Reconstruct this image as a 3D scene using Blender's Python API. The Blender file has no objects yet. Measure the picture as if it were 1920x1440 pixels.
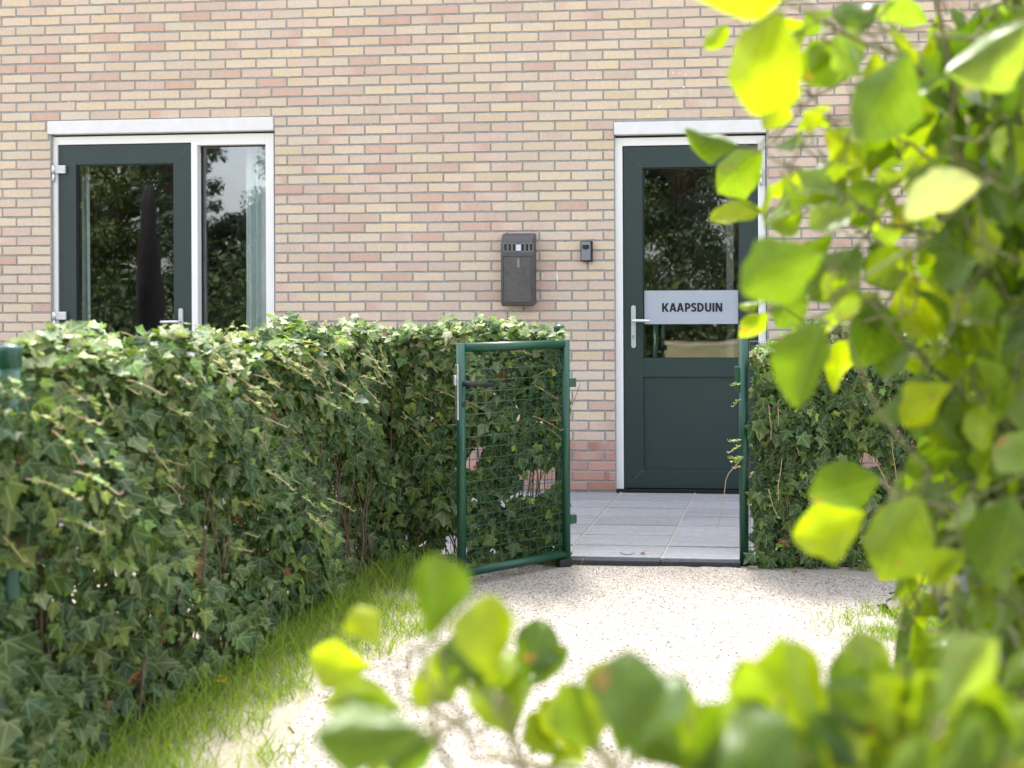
import bpy, bmesh, math, random
import numpy as np
from mathutils import Vector, Matrix, noise as mnoise

rng = np.random.default_rng(7)
random.seed(7)
scene = bpy.context.scene
col = scene.collection

# ------------------------------------------------------------------ camera
FPX, CX, CY = 2000.0, 1313.0, 564.0          # focal length and principal point in 1920x1440 pixels
YAW, ROLL = math.radians(4.9), -0.0045
DIST, EYE = 7.12, 1.283
cam_data = bpy.data.cameras.new("camera")
cam = bpy.data.objects.new("camera", cam_data)
col.objects.link(cam)
cam_data.sensor_width = 36.0
cam_data.lens = FPX / 1920 * 36.0
cam_data.shift_x = -(CX - 960) / 1920
cam_data.shift_y = (CY - 720) / 1920
cam_data.clip_start, cam_data.clip_end = 0.05, 800
cam.location = (0, -DIST, EYE)
cam.rotation_mode = 'QUATERNION'
cam.rotation_quaternion = (Matrix.Rotation(YAW, 3, 'Z') @ Matrix.Rotation(math.pi / 2, 3, 'X') @ Matrix.Rotation(ROLL, 3, 'Z')).to_quaternion()
cam_data.dof.use_dof = True
cam_data.dof.focus_distance = 6.3
cam_data.dof.aperture_fstop = 2.5
scene.camera = cam

# ------------------------------------------------------------------ world, sun, exposure
SUN_EL, SUN_AZ = math.radians(61), math.radians(-20)     # azimuth from +Y (behind the house), negative = towards -X
world = bpy.data.worlds.new("World")
scene.world = world
world.use_nodes = True
wn = world.node_tree
sky = wn.nodes.new("ShaderNodeTexSky")
sky.sky_type = 'NISHITA'
sky.sun_disc = False
sky.sun_elevation = SUN_EL
sky.sun_rotation = SUN_AZ
sky.air_density, sky.dust_density, sky.ozone_density = 1.0, 2.5, 1.0
bg = wn.nodes["Background"]
bg.inputs[1].default_value = 0.15
hsv = wn.nodes.new("ShaderNodeHueSaturation")          # thin high cloud: the blue is washed out
hsv.inputs["Saturation"].default_value = 0.36
wn.links.new(sky.outputs[0], hsv.inputs["Color"])
wtc = wn.nodes.new("ShaderNodeTexCoord"); wno = wn.nodes.new("ShaderNodeTexNoise")
wno.inputs["Scale"].default_value = 2.6; wno.inputs["Detail"].default_value = 6
wn.links.new(wtc.outputs["Generated"], wno.inputs["Vector"])
wrp = wn.nodes.new("ShaderNodeValToRGB")
wrp.color_ramp.elements[0].position, wrp.color_ramp.elements[0].color = 0.35, (0.85, 0.87, 0.92, 1)
wrp.color_ramp.elements[1].position, wrp.color_ramp.elements[1].color = 0.65, (1.25, 1.22, 1.18, 1)
wn.links.new(wno.outputs[0], wrp.inputs[0])
wmx = wn.nodes.new("ShaderNodeMix"); wmx.data_type = 'RGBA'; wmx.blend_type = 'MULTIPLY'; wmx.inputs[0].default_value = 1.0
wn.links.new(hsv.outputs[0], wmx.inputs[6]); wn.links.new(wrp.outputs[0], wmx.inputs[7])
wn.links.new(wmx.outputs[2], bg.inputs[0])
sun_data = bpy.data.lights.new("sun", 'SUN')
sun_data.energy = 1.6
sun_data.angle = math.radians(12.0)
sun_data.color = (1.0, 0.965, 0.91)
sun = bpy.data.objects.new("sun", sun_data)
col.objects.link(sun)
sdir = Vector((math.sin(SUN_AZ) * math.cos(SUN_EL), math.cos(SUN_AZ) * math.cos(SUN_EL), math.sin(SUN_EL)))
sun.rotation_mode = 'QUATERNION'
sun.rotation_quaternion = sdir.to_track_quat('Z', 'Y')
sun.location = (0, 0, 12)
vs = scene.view_settings
vs.view_transform = 'Standard'
vs.look = 'None'
vs.gamma = 1.0
vs.use_curve_mapping = False
vs.exposure = 2.1
scene.render.engine = 'CYCLES'
scene.cycles.use_denoising = True
scene.cycles.max_bounces = 8
scene.cycles.transparent_max_bounces = 12
scene.cycles.caustics_reflective = False
scene.cycles.caustics_refractive = False

# ------------------------------------------------------------------ pixel -> place helpers
_f = np.array([-math.sin(YAW), math.cos(YAW), 0.0])
_r = np.array([math.cos(YAW), math.sin(YAW), 0.0])
_u = np.array([0, 0, 1.0])
_R = math.cos(ROLL) * _r + math.sin(ROLL) * _u
_U = -math.sin(ROLL) * _r + math.cos(ROLL) * _u
_C = np.array([0, -DIST, EYE])
def ray(px, py): return _f + _R * (px - CX) / FPX - _U * (py - CY) / FPX
def W(px, py, Y=0.0):
    d = ray(px, py); return _C + (Y - _C[1]) / d[1] * d
def G(px, py, z=0.0):
    d = ray(px, py); return _C + (z - _C[2]) / d[2] * d
def AT(px, py, depth): return _C + ray(px, py) * depth
def WX(px, Y=0.0, py=600): return float(W(px, py, Y)[0])
def WZ(px, py, Y=0.0): return float(W(px, py, Y)[2])
def PIX(p):
    v = np.asarray(p) - _C; d = v @ _f
    return CX + FPX * (v @ _R) / d, CY - FPX * (v @ _U) / d, d

# ------------------------------------------------------------------ materials
def new_mat(name):
    m = bpy.data.materials.new(name); m.use_nodes = True
    return m, m.node_tree, m.node_tree.nodes["Principled BSDF"]
def N(nt, t, **kw):
    n = nt.nodes.new(t)
    for k, v in kw.items(): setattr(n, k, v)
    return n
def L(nt, a, b): nt.links.new(a, b)
def math_node(nt, op, a, b=None, c=None, clamp=False):
    n = N(nt, "ShaderNodeMath", operation=op); n.use_clamp = clamp
    for i, v in enumerate((a, b, c)):
        if v is None: continue
        if isinstance(v, (int, float)): n.inputs[i].default_value = v
        else: L(nt, v, n.inputs[i])
    return n.outputs[0]
def noise(nt, scale, detail=4, rough=0.6, vec=None, dim='3D'):
    n = N(nt, "ShaderNodeTexNoise"); n.inputs["Scale"].default_value = scale
    n.inputs["Detail"].default_value = detail; n.inputs["Roughness"].default_value = rough
    if vec is not None: L(nt, vec, n.inputs["Vector"])
    return n.outputs[0]
def ramp(nt, fac, stops):
    n = N(nt, "ShaderNodeValToRGB"); L(nt, fac, n.inputs[0])
    e = n.color_ramp.elements
    while len(e) < len(stops): e.new(0.5)
    for el, (p, c) in zip(e, stops):
        el.position = p; el.color = (*c, 1) if len(c) == 3 else c
    return n.outputs[0]
def mix(nt, fac, a, b, mode='MIX'):
    n = N(nt, "ShaderNodeMix", data_type='RGBA', blend_type=mode)
    for i, v in ((0, fac), (6, a), (7, b)):
        if isinstance(v, (int, float)): n.inputs[i].default_value = v
        elif isinstance(v, tuple): n.inputs[i].default_value = (*v, 1)
        else: L(nt, v, n.inputs[i])
    return n.outputs[2]
def bump(nt, h, strength, dist, bsdf):
    b = N(nt, "ShaderNodeBump"); b.inputs["Strength"].default_value = strength; b.inputs["Distance"].default_value = dist
    L(nt, h, b.inputs["Height"]); L(nt, b.outputs[0], bsdf.inputs["Normal"]); return b
def objco(nt):
    return N(nt, "ShaderNodeNewGeometry").outputs["Position"]

def simple(name, c, rough=0.5, metal=0.0, var=0.08, vscale=6, bmp=0.0, bscale=60, coat=0.0, spec=0.5):
    m, nt, b = new_mat(name)
    p = objco(nt)
    n = noise(nt, vscale, 5, 0.65, p)
    lo = tuple(max(0, x * (1 - var)) for x in c); hi = tuple(x * (1 + var) for x in c)
    L(nt, ramp(nt, n, [(0.3, lo), (0.7, hi)]), b.inputs["Base Color"])
    b.inputs["Roughness"].default_value = rough; b.inputs["Metallic"].default_value = metal
    b.inputs["Specular IOR Level"].default_value = spec
    if coat: b.inputs["Coat Weight"].default_value = coat
    if bmp: bump(nt, noise(nt, bscale, 4, 0.6, p), bmp, 0.004, b)
    return m

def mat_brick():
    m, nt, b = new_mat("brick")
    p = objco(nt)
    a = N(nt, "ShaderNodeAttribute", attribute_name="tint")
    n1 = noise(nt, 35, 5, 0.7, p); n2 = noise(nt, 260, 3, 0.7, p); n3 = noise(nt, 1.3, 4, 0.6, p)
    c = mix(nt, 0.30, a.outputs[0], ramp(nt, n1, [(0.3, (0.72, 0.70, 0.68)), (0.7, (1.12, 1.1, 1.06))]), 'MULTIPLY')
    c = mix(nt, 0.35, c, ramp(nt, n2, [(0.35, (0.70, 0.68, 0.66)), (0.55, (1.05, 1.05, 1.05))]), 'MULTIPLY')
    c = mix(nt, 0.5, c, ramp(nt, n3, [(0.3, (0.88, 0.88, 0.88)), (0.7, (1.06, 1.05, 1.04))]), 'MULTIPLY')
    w = ramp(nt, noise(nt, 9, 6, 0.75, p), [(0.66, (0, 0, 0)), (0.76, (1, 1, 1))])
    wf = math_node(nt, 'MULTIPLY', w, 0.35)
    c = mix(nt, wf, c, (0.62, 0.60, 0.57))
    L(nt, c, b.inputs["Base Color"])
    b.inputs["Roughness"].default_value = 0.9; b.inputs["Specular IOR Level"].default_value = 0.2
    hh = math_node(nt, 'ADD', math_node(nt, 'MULTIPLY', n1, 1.0), math_node(nt, 'MULTIPLY', n2, 0.5))
    bump(nt, hh, 0.5, 0.004, b)
    return m
def mat_mortar():
    m, nt, b = new_mat("mortar")
    p = objco(nt)
    n1 = noise(nt, 60, 5, 0.7, p); n2 = noise(nt, 2.0, 3, 0.6, p)
    c = mix(nt, n2, ramp(nt, n1, [(0.3, (0.25, 0.25, 0.25)), (0.7, (0.40, 0.40, 0.395))]), ramp(nt, n1, [(0.3, (0.31, 0.31, 0.305)), (0.7, (0.45, 0.45, 0.44))]))
    L(nt, c, b.inputs["Base Color"]); b.inputs["Roughness"].default_value = 0.95
    bump(nt, n1, 0.9, 0.006, b)
    return m

M_BRICK = mat_brick(); M_MORTAR = mat_mortar()
M_WHITE = simple("white_pvc", (0.85, 0.85, 0.85), 0.35, var=0.02)
M_LINTEL = simple("painted_concrete", (0.74, 0.74, 0.76), 0.7, var=0.06, vscale=9, bmp=0.25, bscale=40)
M_DOOR = simple("dark_green_pvc", (0.022, 0.043, 0.041), 0.42, var=0.06, vscale=3, bmp=0.08, bscale=300)
M_DOORLINE = simple("worn_mitre", (0.16, 0.20, 0.20), 0.5)
M_BLACK = simple("black_rubber", (0.012, 0.012, 0.014), 0.6)
M_METAL = simple("satin_aluminium", (0.72, 0.74, 0.76), 0.32, metal=0.55, var=0.03)
M_STEEL = simple("galvanised_steel", (0.50, 0.51, 0.52), 0.42, metal=0.8, var=0.25, vscale=60)
M_WIRE = simple("grey_wire", (0.20, 0.205, 0.21), 0.5, metal=0.3)
M_GREEN = simple("green_powder_coat", (0.006, 0.064, 0.036), 0.38, var=0.08, vscale=5, coat=0.1)
M_BOX = simple("brown_grey_metal", (0.085, 0.080, 0.084), 0.42, var=0.15, vscale=14, bmp=0.05)
def mat_boxpanel():
    m, nt, b = new_mat("weathered_panel")
    p = objco(nt)
    n1 = noise(nt, 11, 6, 0.65, p); n2 = noise(nt, 40, 4, 0.6, p)
    c = ramp(nt, n1, [(0.3, (0.055, 0.062, 0.066)), (0.5, (0.095, 0.085, 0.082)), (0.7, (0.10, 0.115, 0.11))])
    c = mix(nt, 0.4, c, ramp(nt, n2, [(0.3, (0.7, 0.7, 0.7)), (0.7, (1.3, 1.3, 1.3))]), 'MULTIPLY')
    L(nt, c, b.inputs["Base Color"]); b.inputs["Roughness"].default_value = 0.55
    return m
M_BOXPANEL = mat_boxpanel()
M_SAFEGREY = simple("grey_plastic", (0.20, 0.23, 0.25), 0.4)
M_SIGN = simple("grey_film", (0.40, 0.44, 0.51), 0.45, var=0.02)
M_TEXT = simple("black_print", (0.008, 0.008, 0.010), 0.5)
M_LABEL = simple("pale_sticker", (0.62, 0.68, 0.75), 0.5)
M_INT = simple("interior_wall", (0.30, 0.29, 0.27), 0.9)
M_INTFLOOR = simple("interior_floor", (0.12, 0.10, 0.08), 0.6)
M_CURTAIN = simple("pale_curtain", (0.70, 0.77, 0.78), 0.9, var=0.05)
M_COVER = simple("black_cover_cloth", (0.030, 0.026, 0.030), 0.8, var=0.2, vscale=8, bmp=0.4, bscale=14)
M_PLINTH = simple("roof_edge", (0.5, 0.5, 0.5), 0.8)

def mat_glass():
    m, nt, b = new_mat("window_glass")
    nt.nodes.remove(b)
    out = nt.nodes["Material Output"]
    tr = N(nt, "ShaderNodeBsdfTransparent"); tr.inputs[0].default_value = (0.93, 0.95, 0.94, 1)
    gl = N(nt, "ShaderNodeBsdfGlossy"); gl.inputs["Roughness"].default_value = 0.0; gl.inputs[0].default_value = (1, 1, 1, 1)
    fr = N(nt, "ShaderNodeFresnel"); fr.inputs[0].default_value = 1.95
    ge = N(nt, "ShaderNodeNewGeometry")
    L(nt, math_node(nt, 'ADD', math_node(nt, 'MULTIPLY', ge.outputs["Backfacing"], 1 / 2.05 - 2.05), 2.05), fr.inputs[0])
    p = objco(nt)
    bm = N(nt, "ShaderNodeBump"); bm.inputs["Strength"].default_value = 0.06; bm.inputs["Distance"].default_value = 0.01
    L(nt, noise(nt, 3.0, 2, 0.5, p), bm.inputs["Height"]); L(nt, bm.outputs[0], gl.inputs["Normal"])
    mx = N(nt, "ShaderNodeMixShader")
    L(nt, fr.outputs[0], mx.inputs[0]); L(nt, tr.outputs[0], mx.inputs[1]); L(nt, gl.outputs[0], mx.inputs[2])
    L(nt, mx.outputs[0], out.inputs[0])
    return m
M_GLASS = mat_glass()

def mat_tile():
    m, nt, b = new_mat("concrete_tile")
    p = objco(nt)
    mp = N(nt, "ShaderNodeMapping"); mp.inputs["Scale"].default_value = (3.0, 22, 22); L(nt, p, mp.inputs[0])
    oi = N(nt, "ShaderNodeObjectInfo")
    loc = N(nt, "ShaderNodeVectorMath", operation='ADD'); L(nt, mp.outputs[0], loc.inputs[0])
    sc = math_node(nt, 'MULTIPLY', oi.outputs["Random"], 40.0)
    L(nt, sc, loc.inputs[1])
    g = noise(nt, 1.0, 6, 0.6, loc.outputs[0])
    gw = N(nt, "ShaderNodeTexWave"); gw.inputs["Scale"].default_value = 0.32; gw.inputs["Distortion"].default_value = 9; gw.inputs["Detail"].default_value = 3
    gw.bands_direction = 'Y'; L(nt, loc.outputs[0], gw.inputs[0])
    n1 = noise(nt, 26, 5, 0.7, p); n2 = noise(nt, 300, 3, 0.7, p)
    c = ramp(nt, n1, [(0.3, (0.29, 0.293, 0.31)), (0.7, (0.39, 0.392, 0.405))])
    c = mix(nt, 0.4, c, ramp(nt, g, [(0.35, (0.78, 0.78, 0.80)), (0.65, (1.1, 1.1, 1.1))]), 'MULTIPLY')
    c = mix(nt, 0.35, c, ramp(nt, n2, [(0.3, (0.7, 0.7, 0.7)), (0.6, (1.1, 1.1, 1.1))]), 'MULTIPLY')
    rv = math_node(nt, 'MULTIPLY_ADD', oi.outputs["Random"], 0.22, 0.89)
    c = mix(nt, 1.0, c, rv, 'MULTIPLY')
    L(nt, c, b.inputs["Base Color"]); b.inputs["Roughness"].default_value = 0.8
    h = math_node(nt, 'ADD', g, math_node(nt, 'MULTIPLY', gw.outputs[1], 0.6))
    bump(nt, h, 0.45, 0.006, b)
    return m
M_TILE = mat_tile()
M_KERB = simple("dark_kerb_concrete", (0.045, 0.047, 0.053), 0.9, var=0.2, vscale=30, bmp=0.4)
M_SAND = simple("joint_sand", (0.50, 0.45, 0.38), 0.95, var=0.3, vscale=120, bmp=0.6, bscale=300)

def mat_gravel():
    m, nt, b = new_mat("shell_gravel")
    p = objco(nt)
    v = N(nt, "ShaderNodeTexVoronoi"); v.inputs["Scale"].default_value = 150; L(nt, p, v.inputs["Vector"])
    v2 = N(nt, "ShaderNodeTexVoronoi"); v2.inputs["Scale"].default_value = 60; L(nt, p, v2.inputs["Vector"])
    sep = N(nt, "ShaderNodeSeparateColor"); L(nt, v.outputs["Color"], sep.inputs[0])
    sep2 = N(nt, "ShaderNodeSeparateColor"); L(nt, v2.outputs["Color"], sep2.inputs[0])
    big = noise(nt, 2.2, 4, 0.6, p)
    c = ramp(nt, sep.outputs[0], [(0.0, (0.16, 0.14, 0.12)), (0.14, (0.32, 0.28, 0.235)), (0.5, (0.41, 0.37, 0.32)), (1.0, (0.50, 0.46, 0.41))])
    dk = math_node(nt, 'GREATER_THAN', sep.outputs[1], math_node(nt, 'MULTIPLY_ADD', big, -0.16, 0.985))
    c = mix(nt, math_node(nt, 'MULTIPLY', dk, 0.75), c, (0.10, 0.085, 0.075))
    dk2 = math_node(nt, 'GREATER_THAN', sep2.outputs[1], 0.975)
    c = mix(nt, math_node(nt, 'MULTIPLY', dk2, 0.4), c, (0.16, 0.14, 0.12))
    c = mix(nt, 0.55, c, ramp(nt, big, [(0.3, (0.78, 0.76, 0.74)), (0.65, (1.05, 1.05, 1.05))]), 'MULTIPLY')
    L(nt, c, b.inputs["Base Color"]); b.inputs["Roughness"].default_value = 0.95; b.inputs["Specular IOR Level"].default_value = 0.2
    h = math_node(nt, 'ADD', v.outputs["Distance"], math_node(nt, 'MULTIPLY', noise(nt, 30, 4, 0.6, p), 0.8))
    bump(nt, h, 0.7, 0.006, b)
    return m
M_GRAVEL = mat_gravel()
def mat_ground():
    m, nt, b = new_mat("sandy_soil")
    p = objco(nt)
    n1 = noise(nt, 3.5, 5, 0.65, p); n2 = noise(nt, 90, 4, 0.7, p)
    c = ramp(nt, n1, [(0.3, (0.40, 0.355, 0.29)), (0.6, (0.34, 0.30, 0.23)), (0.8, (0.22, 0.23, 0.11))])
    c = mix(nt, 0.6, c, ramp(nt, n2, [(0.3, (0.6, 0.6, 0.6)), (0.7, (1.25, 1.25, 1.25))]), 'MULTIPLY')
    L(nt, c, b.inputs["Base Color"]); b.inputs["Roughness"].default_value = 0.95
    bump(nt, n2, 0.6, 0.01, b)
    return m
M_GROUND = mat_ground()
M_LAWN = simple("dry_lawn", (0.20, 0.18, 0.08), 0.95, var=0.35, vscale=0.7)

def mat_leaf(name, veins, rough=0.38, trans=0.35, vein_col=(0.30, 0.36, 0.20), vein_w=0.024, vein_s=0.9, tboost=(1.5, 1.7, 0.5), tint="tint", spots=False, spec=0.5):
    m, nt, b = new_mat(name)
    out = nt.nodes["Material Output"]
    a = N(nt, "ShaderNodeAttribute", attribute_name=tint)
    uv = N(nt, "ShaderNodeUVMap"); uv.uv_map = "UVMap"
    sep = N(nt, "ShaderNodeSeparateXYZ"); L(nt, uv.outputs[0], sep.inputs[0])
    u, v = sep.outputs[0], sep.outputs[1]
    p = objco(nt)
    n1 = noise(nt, 45, 4, 0.6, p)
    c = mix(nt, 0.45, a.outputs[0], ramp(nt, n1, [(0.3, (0.6, 0.62, 0.6)), (0.7, (1.25, 1.2, 1.2))]), 'MULTIPLY')
    if veins == 'ivy':
        dmin = None
        v0 = math_node(nt, 'SUBTRACT', v, 0.05)
        for dx, dy, ln in ((0, 1, 1.0), (0.80, 0.60, 0.7), (-0.80, 0.60, 0.7), (0.99, -0.05, 0.45), (-0.99, -0.05, 0.45)):
            cr = math_node(nt, 'ABSOLUTE', math_node(nt, 'SUBTRACT', math_node(nt, 'MULTIPLY', u, dy), math_node(nt, 'MULTIPLY', v0, dx)))
            dt = math_node(nt, 'ADD', math_node(nt, 'MULTIPLY', u, dx), math_node(nt, 'MULTIPLY', v0, dy))
            neg = math_node(nt, 'LESS_THAN', dt, 0.0)
            pen = math_node(nt, 'ADD', cr, math_node(nt, 'MULTIPLY', math_node(nt, 'MAXIMUM', dt, 0.0), 0.014 / ln))
            d = math_node(nt, 'ADD', pen, neg)
            dmin = d if dmin is None else math_node(nt, 'MINIMUM', dmin, d)
        f = math_node(nt, 'MULTIPLY', math_node(nt, 'SUBTRACT', 1.0, math_node(nt, 'DIVIDE', dmin, vein_w * 2.0), clamp=True), vein_s)
    else:
        au = math_node(nt, 'ABSOLUTE', u)
        mid = math_node(nt, 'SUBTRACT', 1.0, math_node(nt, 'DIVIDE', au, 0.02), clamp=True)
        s = math_node(nt, 'FRACT', math_node(nt, 'MULTIPLY', math_node(nt, 'SUBTRACT', v, math_node(nt, 'MULTIPLY', au, 0.8)), 8.0))
        sd = math_node(nt, 'SUBTRACT', 1.0, math_node(nt, 'DIVIDE', math_node(nt, 'ABSOLUTE', math_node(nt, 'SUBTRACT', s, 0.5)), 0.10), clamp=True)
        f = math_node(nt, 'MULTIPLY', math_node(nt, 'MAXIMUM', mid, math_node(nt, 'MULTIPLY', sd, 0.6)), vein_s)
    vc = mix(nt, 0.55, vein_col, mix(nt, 1.0, a.outputs[0], (2.6, 2.4, 2.2), 'MULTIPLY'))
    c = mix(nt, f, c, vc)
    if spots:
        sp = ramp(nt, noise(nt, 28, 3, 0.5, p), [(0.66, (0, 0, 0)), (0.73, (1, 1, 1))])
        c = mix(nt, math_node(nt, 'MULTIPLY', sp, 0.8), c, (0.30, 0.17, 0.07))
    L(nt, c, b.inputs["Base Color"])
    b.inputs["Roughness"].default_value = rough; b.inputs["Specular IOR Level"].default_value = spec
    tl = N(nt, "ShaderNodeBsdfTranslucent")
    L(nt, mix(nt, 1.0, c, tboost, 'MULTIPLY'), tl.inputs[0])
    mx = N(nt, "ShaderNodeMixShader"); mx.inputs[0].default_value = trans
    L(nt, b.outputs[0], mx.inputs[1]); L(nt, tl.outputs[0], mx.inputs[2]); L(nt, mx.outputs[0], out.inputs[0])
    bump(nt, math_node(nt, 'ADD', f, math_node(nt, 'MULTIPLY', n1, 0.5)), 0.35, 0.003, b)
    return m
M_IVY = mat_leaf("ivy_leaf", 'ivy', rough=0.43, trans=0.22, spec=0.22)
M_SHRUB = mat_leaf("alder_leaf", 'pinnate', rough=0.30, trans=0.58, vein_col=(0.25, 0.38, 0.06), vein_s=0.35, tboost=(1.42, 1.42, 0.2), spots=True)
M_GRASS = mat_leaf("grass_blade", 'pinnate', rough=0.5, trans=0.4, vein_s=0.0, tboost=(1.5, 1.5, 0.6))
M_TREELEAF = mat_leaf("tree_leaf", 'pinnate', rough=0.5, trans=0.25, vein_s=0.0)
M_STEM = simple("ivy_stem", (0.13, 0.085, 0.055), 0.8, var=0.4, vscale=30)
M_SHOOT = simple("young_ivy_shoot", (0.46, 0.32, 0.20), 0.6, var=0.2, vscale=30)
M_BARK = simple("bark", (0.11, 0.085, 0.06), 0.9, var=0.4, vscale=8, bmp=0.6)
M_TWIG = simple("green_brown_twig", (0.16, 0.15, 0.06), 0.7, var=0.3, vscale=30)
M_STONE = simple("gravel_stone", (0.40, 0.36, 0.31), 0.9, var=0.5, vscale=90)
M_FLOWER = simple("yellow_petal", (0.75, 0.55, 0.02), 0.6)
M_PAINT = simple("white_paint_fleck", (0.85, 0.85, 0.82), 0.7)

# ------------------------------------------------------------------ object helpers
def tag(o, label=None, cat=None, group=None, kind=None):
    if label: o["label"] = label
    if cat: o["category"] = cat
    if group: o["group"] = group
    if kind: o["kind"] = kind
    return o
def empty(name, loc, label, cat, group=None):
    o = bpy.data.objects.new(name, None); o.location = loc; col.objects.link(o)
    o.empty_display_size = 0.1
    return tag(o, label, cat, group)
def link(name, me, parent=None, mat=None):
    o = bpy.data.objects.new(name, me); col.objects.link(o)
    if mat is not None and not me.materials: me.materials.append(mat)
    if parent is not None:
        o.parent = parent
        # meshes are written in world coordinates; the thing's Empty only carries a translation
        if parent.type == 'EMPTY': o.matrix_parent_inverse = Matrix.Translation(-Vector(parent.location))
    return o
class MB:
    def __init__(s): s.v = []; s.f = []; s.sm = []
    def add(s, verts, faces, smooth=False):
        k = len(s.v); s.v += [tuple(map(float, p)) for p in verts]
        s.f += [tuple(i + k for i in f) for f in faces]; s.sm += [smooth] * len(faces); return s
    def box(s, x0, x1, y0, y1, z0, z1, ch=0.0):
        if ch <= 0:
            v = [(x, y, z) for x in (x0, x1) for y in (y0, y1) for z in (z0, z1)]
            return s.add(v, [(0, 1, 3, 2), (4, 6, 7, 5), (0, 4, 5, 1), (2, 3, 7, 6), (0, 2, 6, 4), (1, 5, 7, 3)])
        bm = bmesh.new()
        bmesh.ops.create_cube(bm, size=1)
        for w in bm.verts:
            w.co = Vector(((x0 + x1) / 2 + w.co.x * (x1 - x0), (y0 + y1) / 2 + w.co.y * (y1 - y0), (z0 + z1) / 2 + w.co.z * (z1 - z0)))
        bmesh.ops.bevel(bm, geom=bm.edges[:], offset=ch, segments=2, profile=0.6, affect='EDGES')
        bm.verts.index_update()
        s.add([w.co for w in bm.verts], [[w.index for w in f.verts] for f in bm.faces]); bm.free(); return s
    def tube(s, pts, rad, n=8, caps=True, squash=1.0):
        pts = [Vector(p) for p in pts]; m = len(pts)
        rad = [rad] * m if isinstance(rad, (int, float)) else list(rad)
        rings = []; ref = None
        for i, p in enumerate(pts):
            t = (pts[min(i + 1, m - 1)] - pts[max(i - 1, 0)]).normalized()
            if ref is None: ref = Vector((0, 0, 1)) if abs(t.z) < 0.9 else Vector((1, 0, 0))
            a = (ref - t * ref.dot(t)).normalized(); b2 = t.cross(a); ref = a
            rings.append([p + a * (math.cos(2 * math.pi * k / n) * rad[i]) + b2 * (math.sin(2 * math.pi * k / n) * rad[i] * squash) for k in range(n)])
        v = [q for r in rings for q in r]; f = []
        for i in range(m - 1):
            for k in range(n):
                f.append((i * n + k, i * n + (k + 1) % n, (i + 1) * n + (k + 1) % n, (i + 1) * n + k))
        s.add(v, f, True)
        if caps:
            k0 = len(s.v) - len(v)
            s.f.append(tuple(k0 + i for i in reversed(range(n)))); s.sm.append(False)
            s.f.append(tuple(k0 + (m - 1) * n + i for i in range(n))); s.sm.append(False)
        return s
    def lathe(s, c, prof, n=16):
        v = []; f = []
        for r, z in prof:
            v += [(c[0] + r * math.cos(2 * math.pi * k / n), c[1] + r * math.sin(2 * math.pi * k / n), c[2] + z) for k in range(n)]
        for i in range(len(prof) - 1):
            for k in range(n): f.append((i * n + k, i * n + (k + 1) % n, (i + 1) * n + (k + 1) % n, (i + 1) * n + k))
        f.append(tuple((len(prof) - 1) * n + k for k in range(n)))
        f.append(tuple(reversed(range(n))))
        return s.add(v, f, True)
    def mesh(s, name):
        me = bpy.data.meshes.new(name); me.from_pydata(s.v, [], s.f)
        me.polygons.foreach_set("use_smooth", s.sm); me.update(); return me
    def build(s, name, mat, parent=None): return link(name, s.mesh(name), parent, mat)
def box(name, x0, x1, y0, y1, z0, z1, mat, parent=None, ch=0.003):
    return MB().box(x0, x1, y0, y1, z0, z1, ch).build(name, mat, parent)
def raw_mesh(name, V, T, tint=None, uv=None, smooth=True):
    """V (n,3), T (m,3) triangles, tint (n,3), uv (n,2)"""
    me = bpy.data.meshes.new(name)
    n, m = len(V), len(T)
    me.vertices.add(n); me.vertices.foreach_set("co", np.asarray(V, np.float32).ravel())
    me.loops.add(m * 3); me.loops.foreach_set("vertex_index", np.asarray(T, np.int32).ravel())
    me.polygons.add(m); me.polygons.foreach_set("loop_start", np.arange(0, m * 3, 3, dtype=np.int32))
    try: me.polygons.foreach_set("loop_total", np.full(m, 3, np.int32))
    except Exception: pass
    me.polygons.foreach_set("use_smooth", np.full(m, smooth))
    if uv is not None:
        l = me.uv_layers.new(name="UVMap"); l.data.foreach_set("uv", np.asarray(uv, np.float32)[np.asarray(T).ravel()].ravel())
    if tint is not None:
        a = me.attributes.new("tint", 'FLOAT_COLOR', 'POINT')
        c = np.ones((n, 4), np.float32); c[:, :3] = tint; a.data.foreach_set("color", c.ravel())
    me.update(calc_edges=True); me.validate(); return me

# ------------------------------------------------------------------ leaf templates
def ivy_template(fold=0.25, curl=0.2, lobe=1.0, seed=0):
    r = random.Random(seed)
    half = [(0.0, 0.05), (0.17, -0.10), (0.36 * lobe, -0.06), (0.45 * lobe, 0.10), (0.36, 0.25), (0.58 * lobe, 0.46), (0.31, 0.54), (0.17, 0.76)]
    half = [(x + r.uniform(-.03, .03) * (i > 0), y + r.uniform(-.03, .03)) for i, (x, y) in enumerate(half)]
    out = half + [(0.0, 1.0)] + [(-x + r.uniform(-.03, .03), y) for x, y in reversed(half[1:])]
    pts = [(0.0, 0.30), (0.0, 0.62)] + out
    n = len(out); T = []
    tip = 2 + len(half)
    for i in range(n):
        a, b2 = 2 + i, 2 + (i + 1) % n
        c = 1 if tip - 3 <= a <= tip + 2 else 0
        T.append((c, a, b2))
    T.append((0, tip - 3, 1)); T.append((0, 1, tip + 3))
    uv = np.array(pts); V = np.zeros((len(pts), 3)); V[:, :2] = uv
    V[:, 2] = fold * np.abs(uv[:, 0]) * (0.6 + 0.4 * np.cos(uv[:, 1] * 3)) - curl * (uv[:, 1] - 0.2) ** 2 + np.array([r.uniform(-.03, .03) for _ in pts])
    return V, np.array(T), uv
IVY_T = [ivy_template(f, c, l, i) for i, (f, c, l) in enumerate([(0.25, 0.2, 1), (-0.2, 0.25, 0.95), (0.1, 0.35, 1.05), (0.35, 0.1, 0.9), (-0.35, 0.3, 1.0), (0.15, -0.1, 0.8)])]
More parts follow.
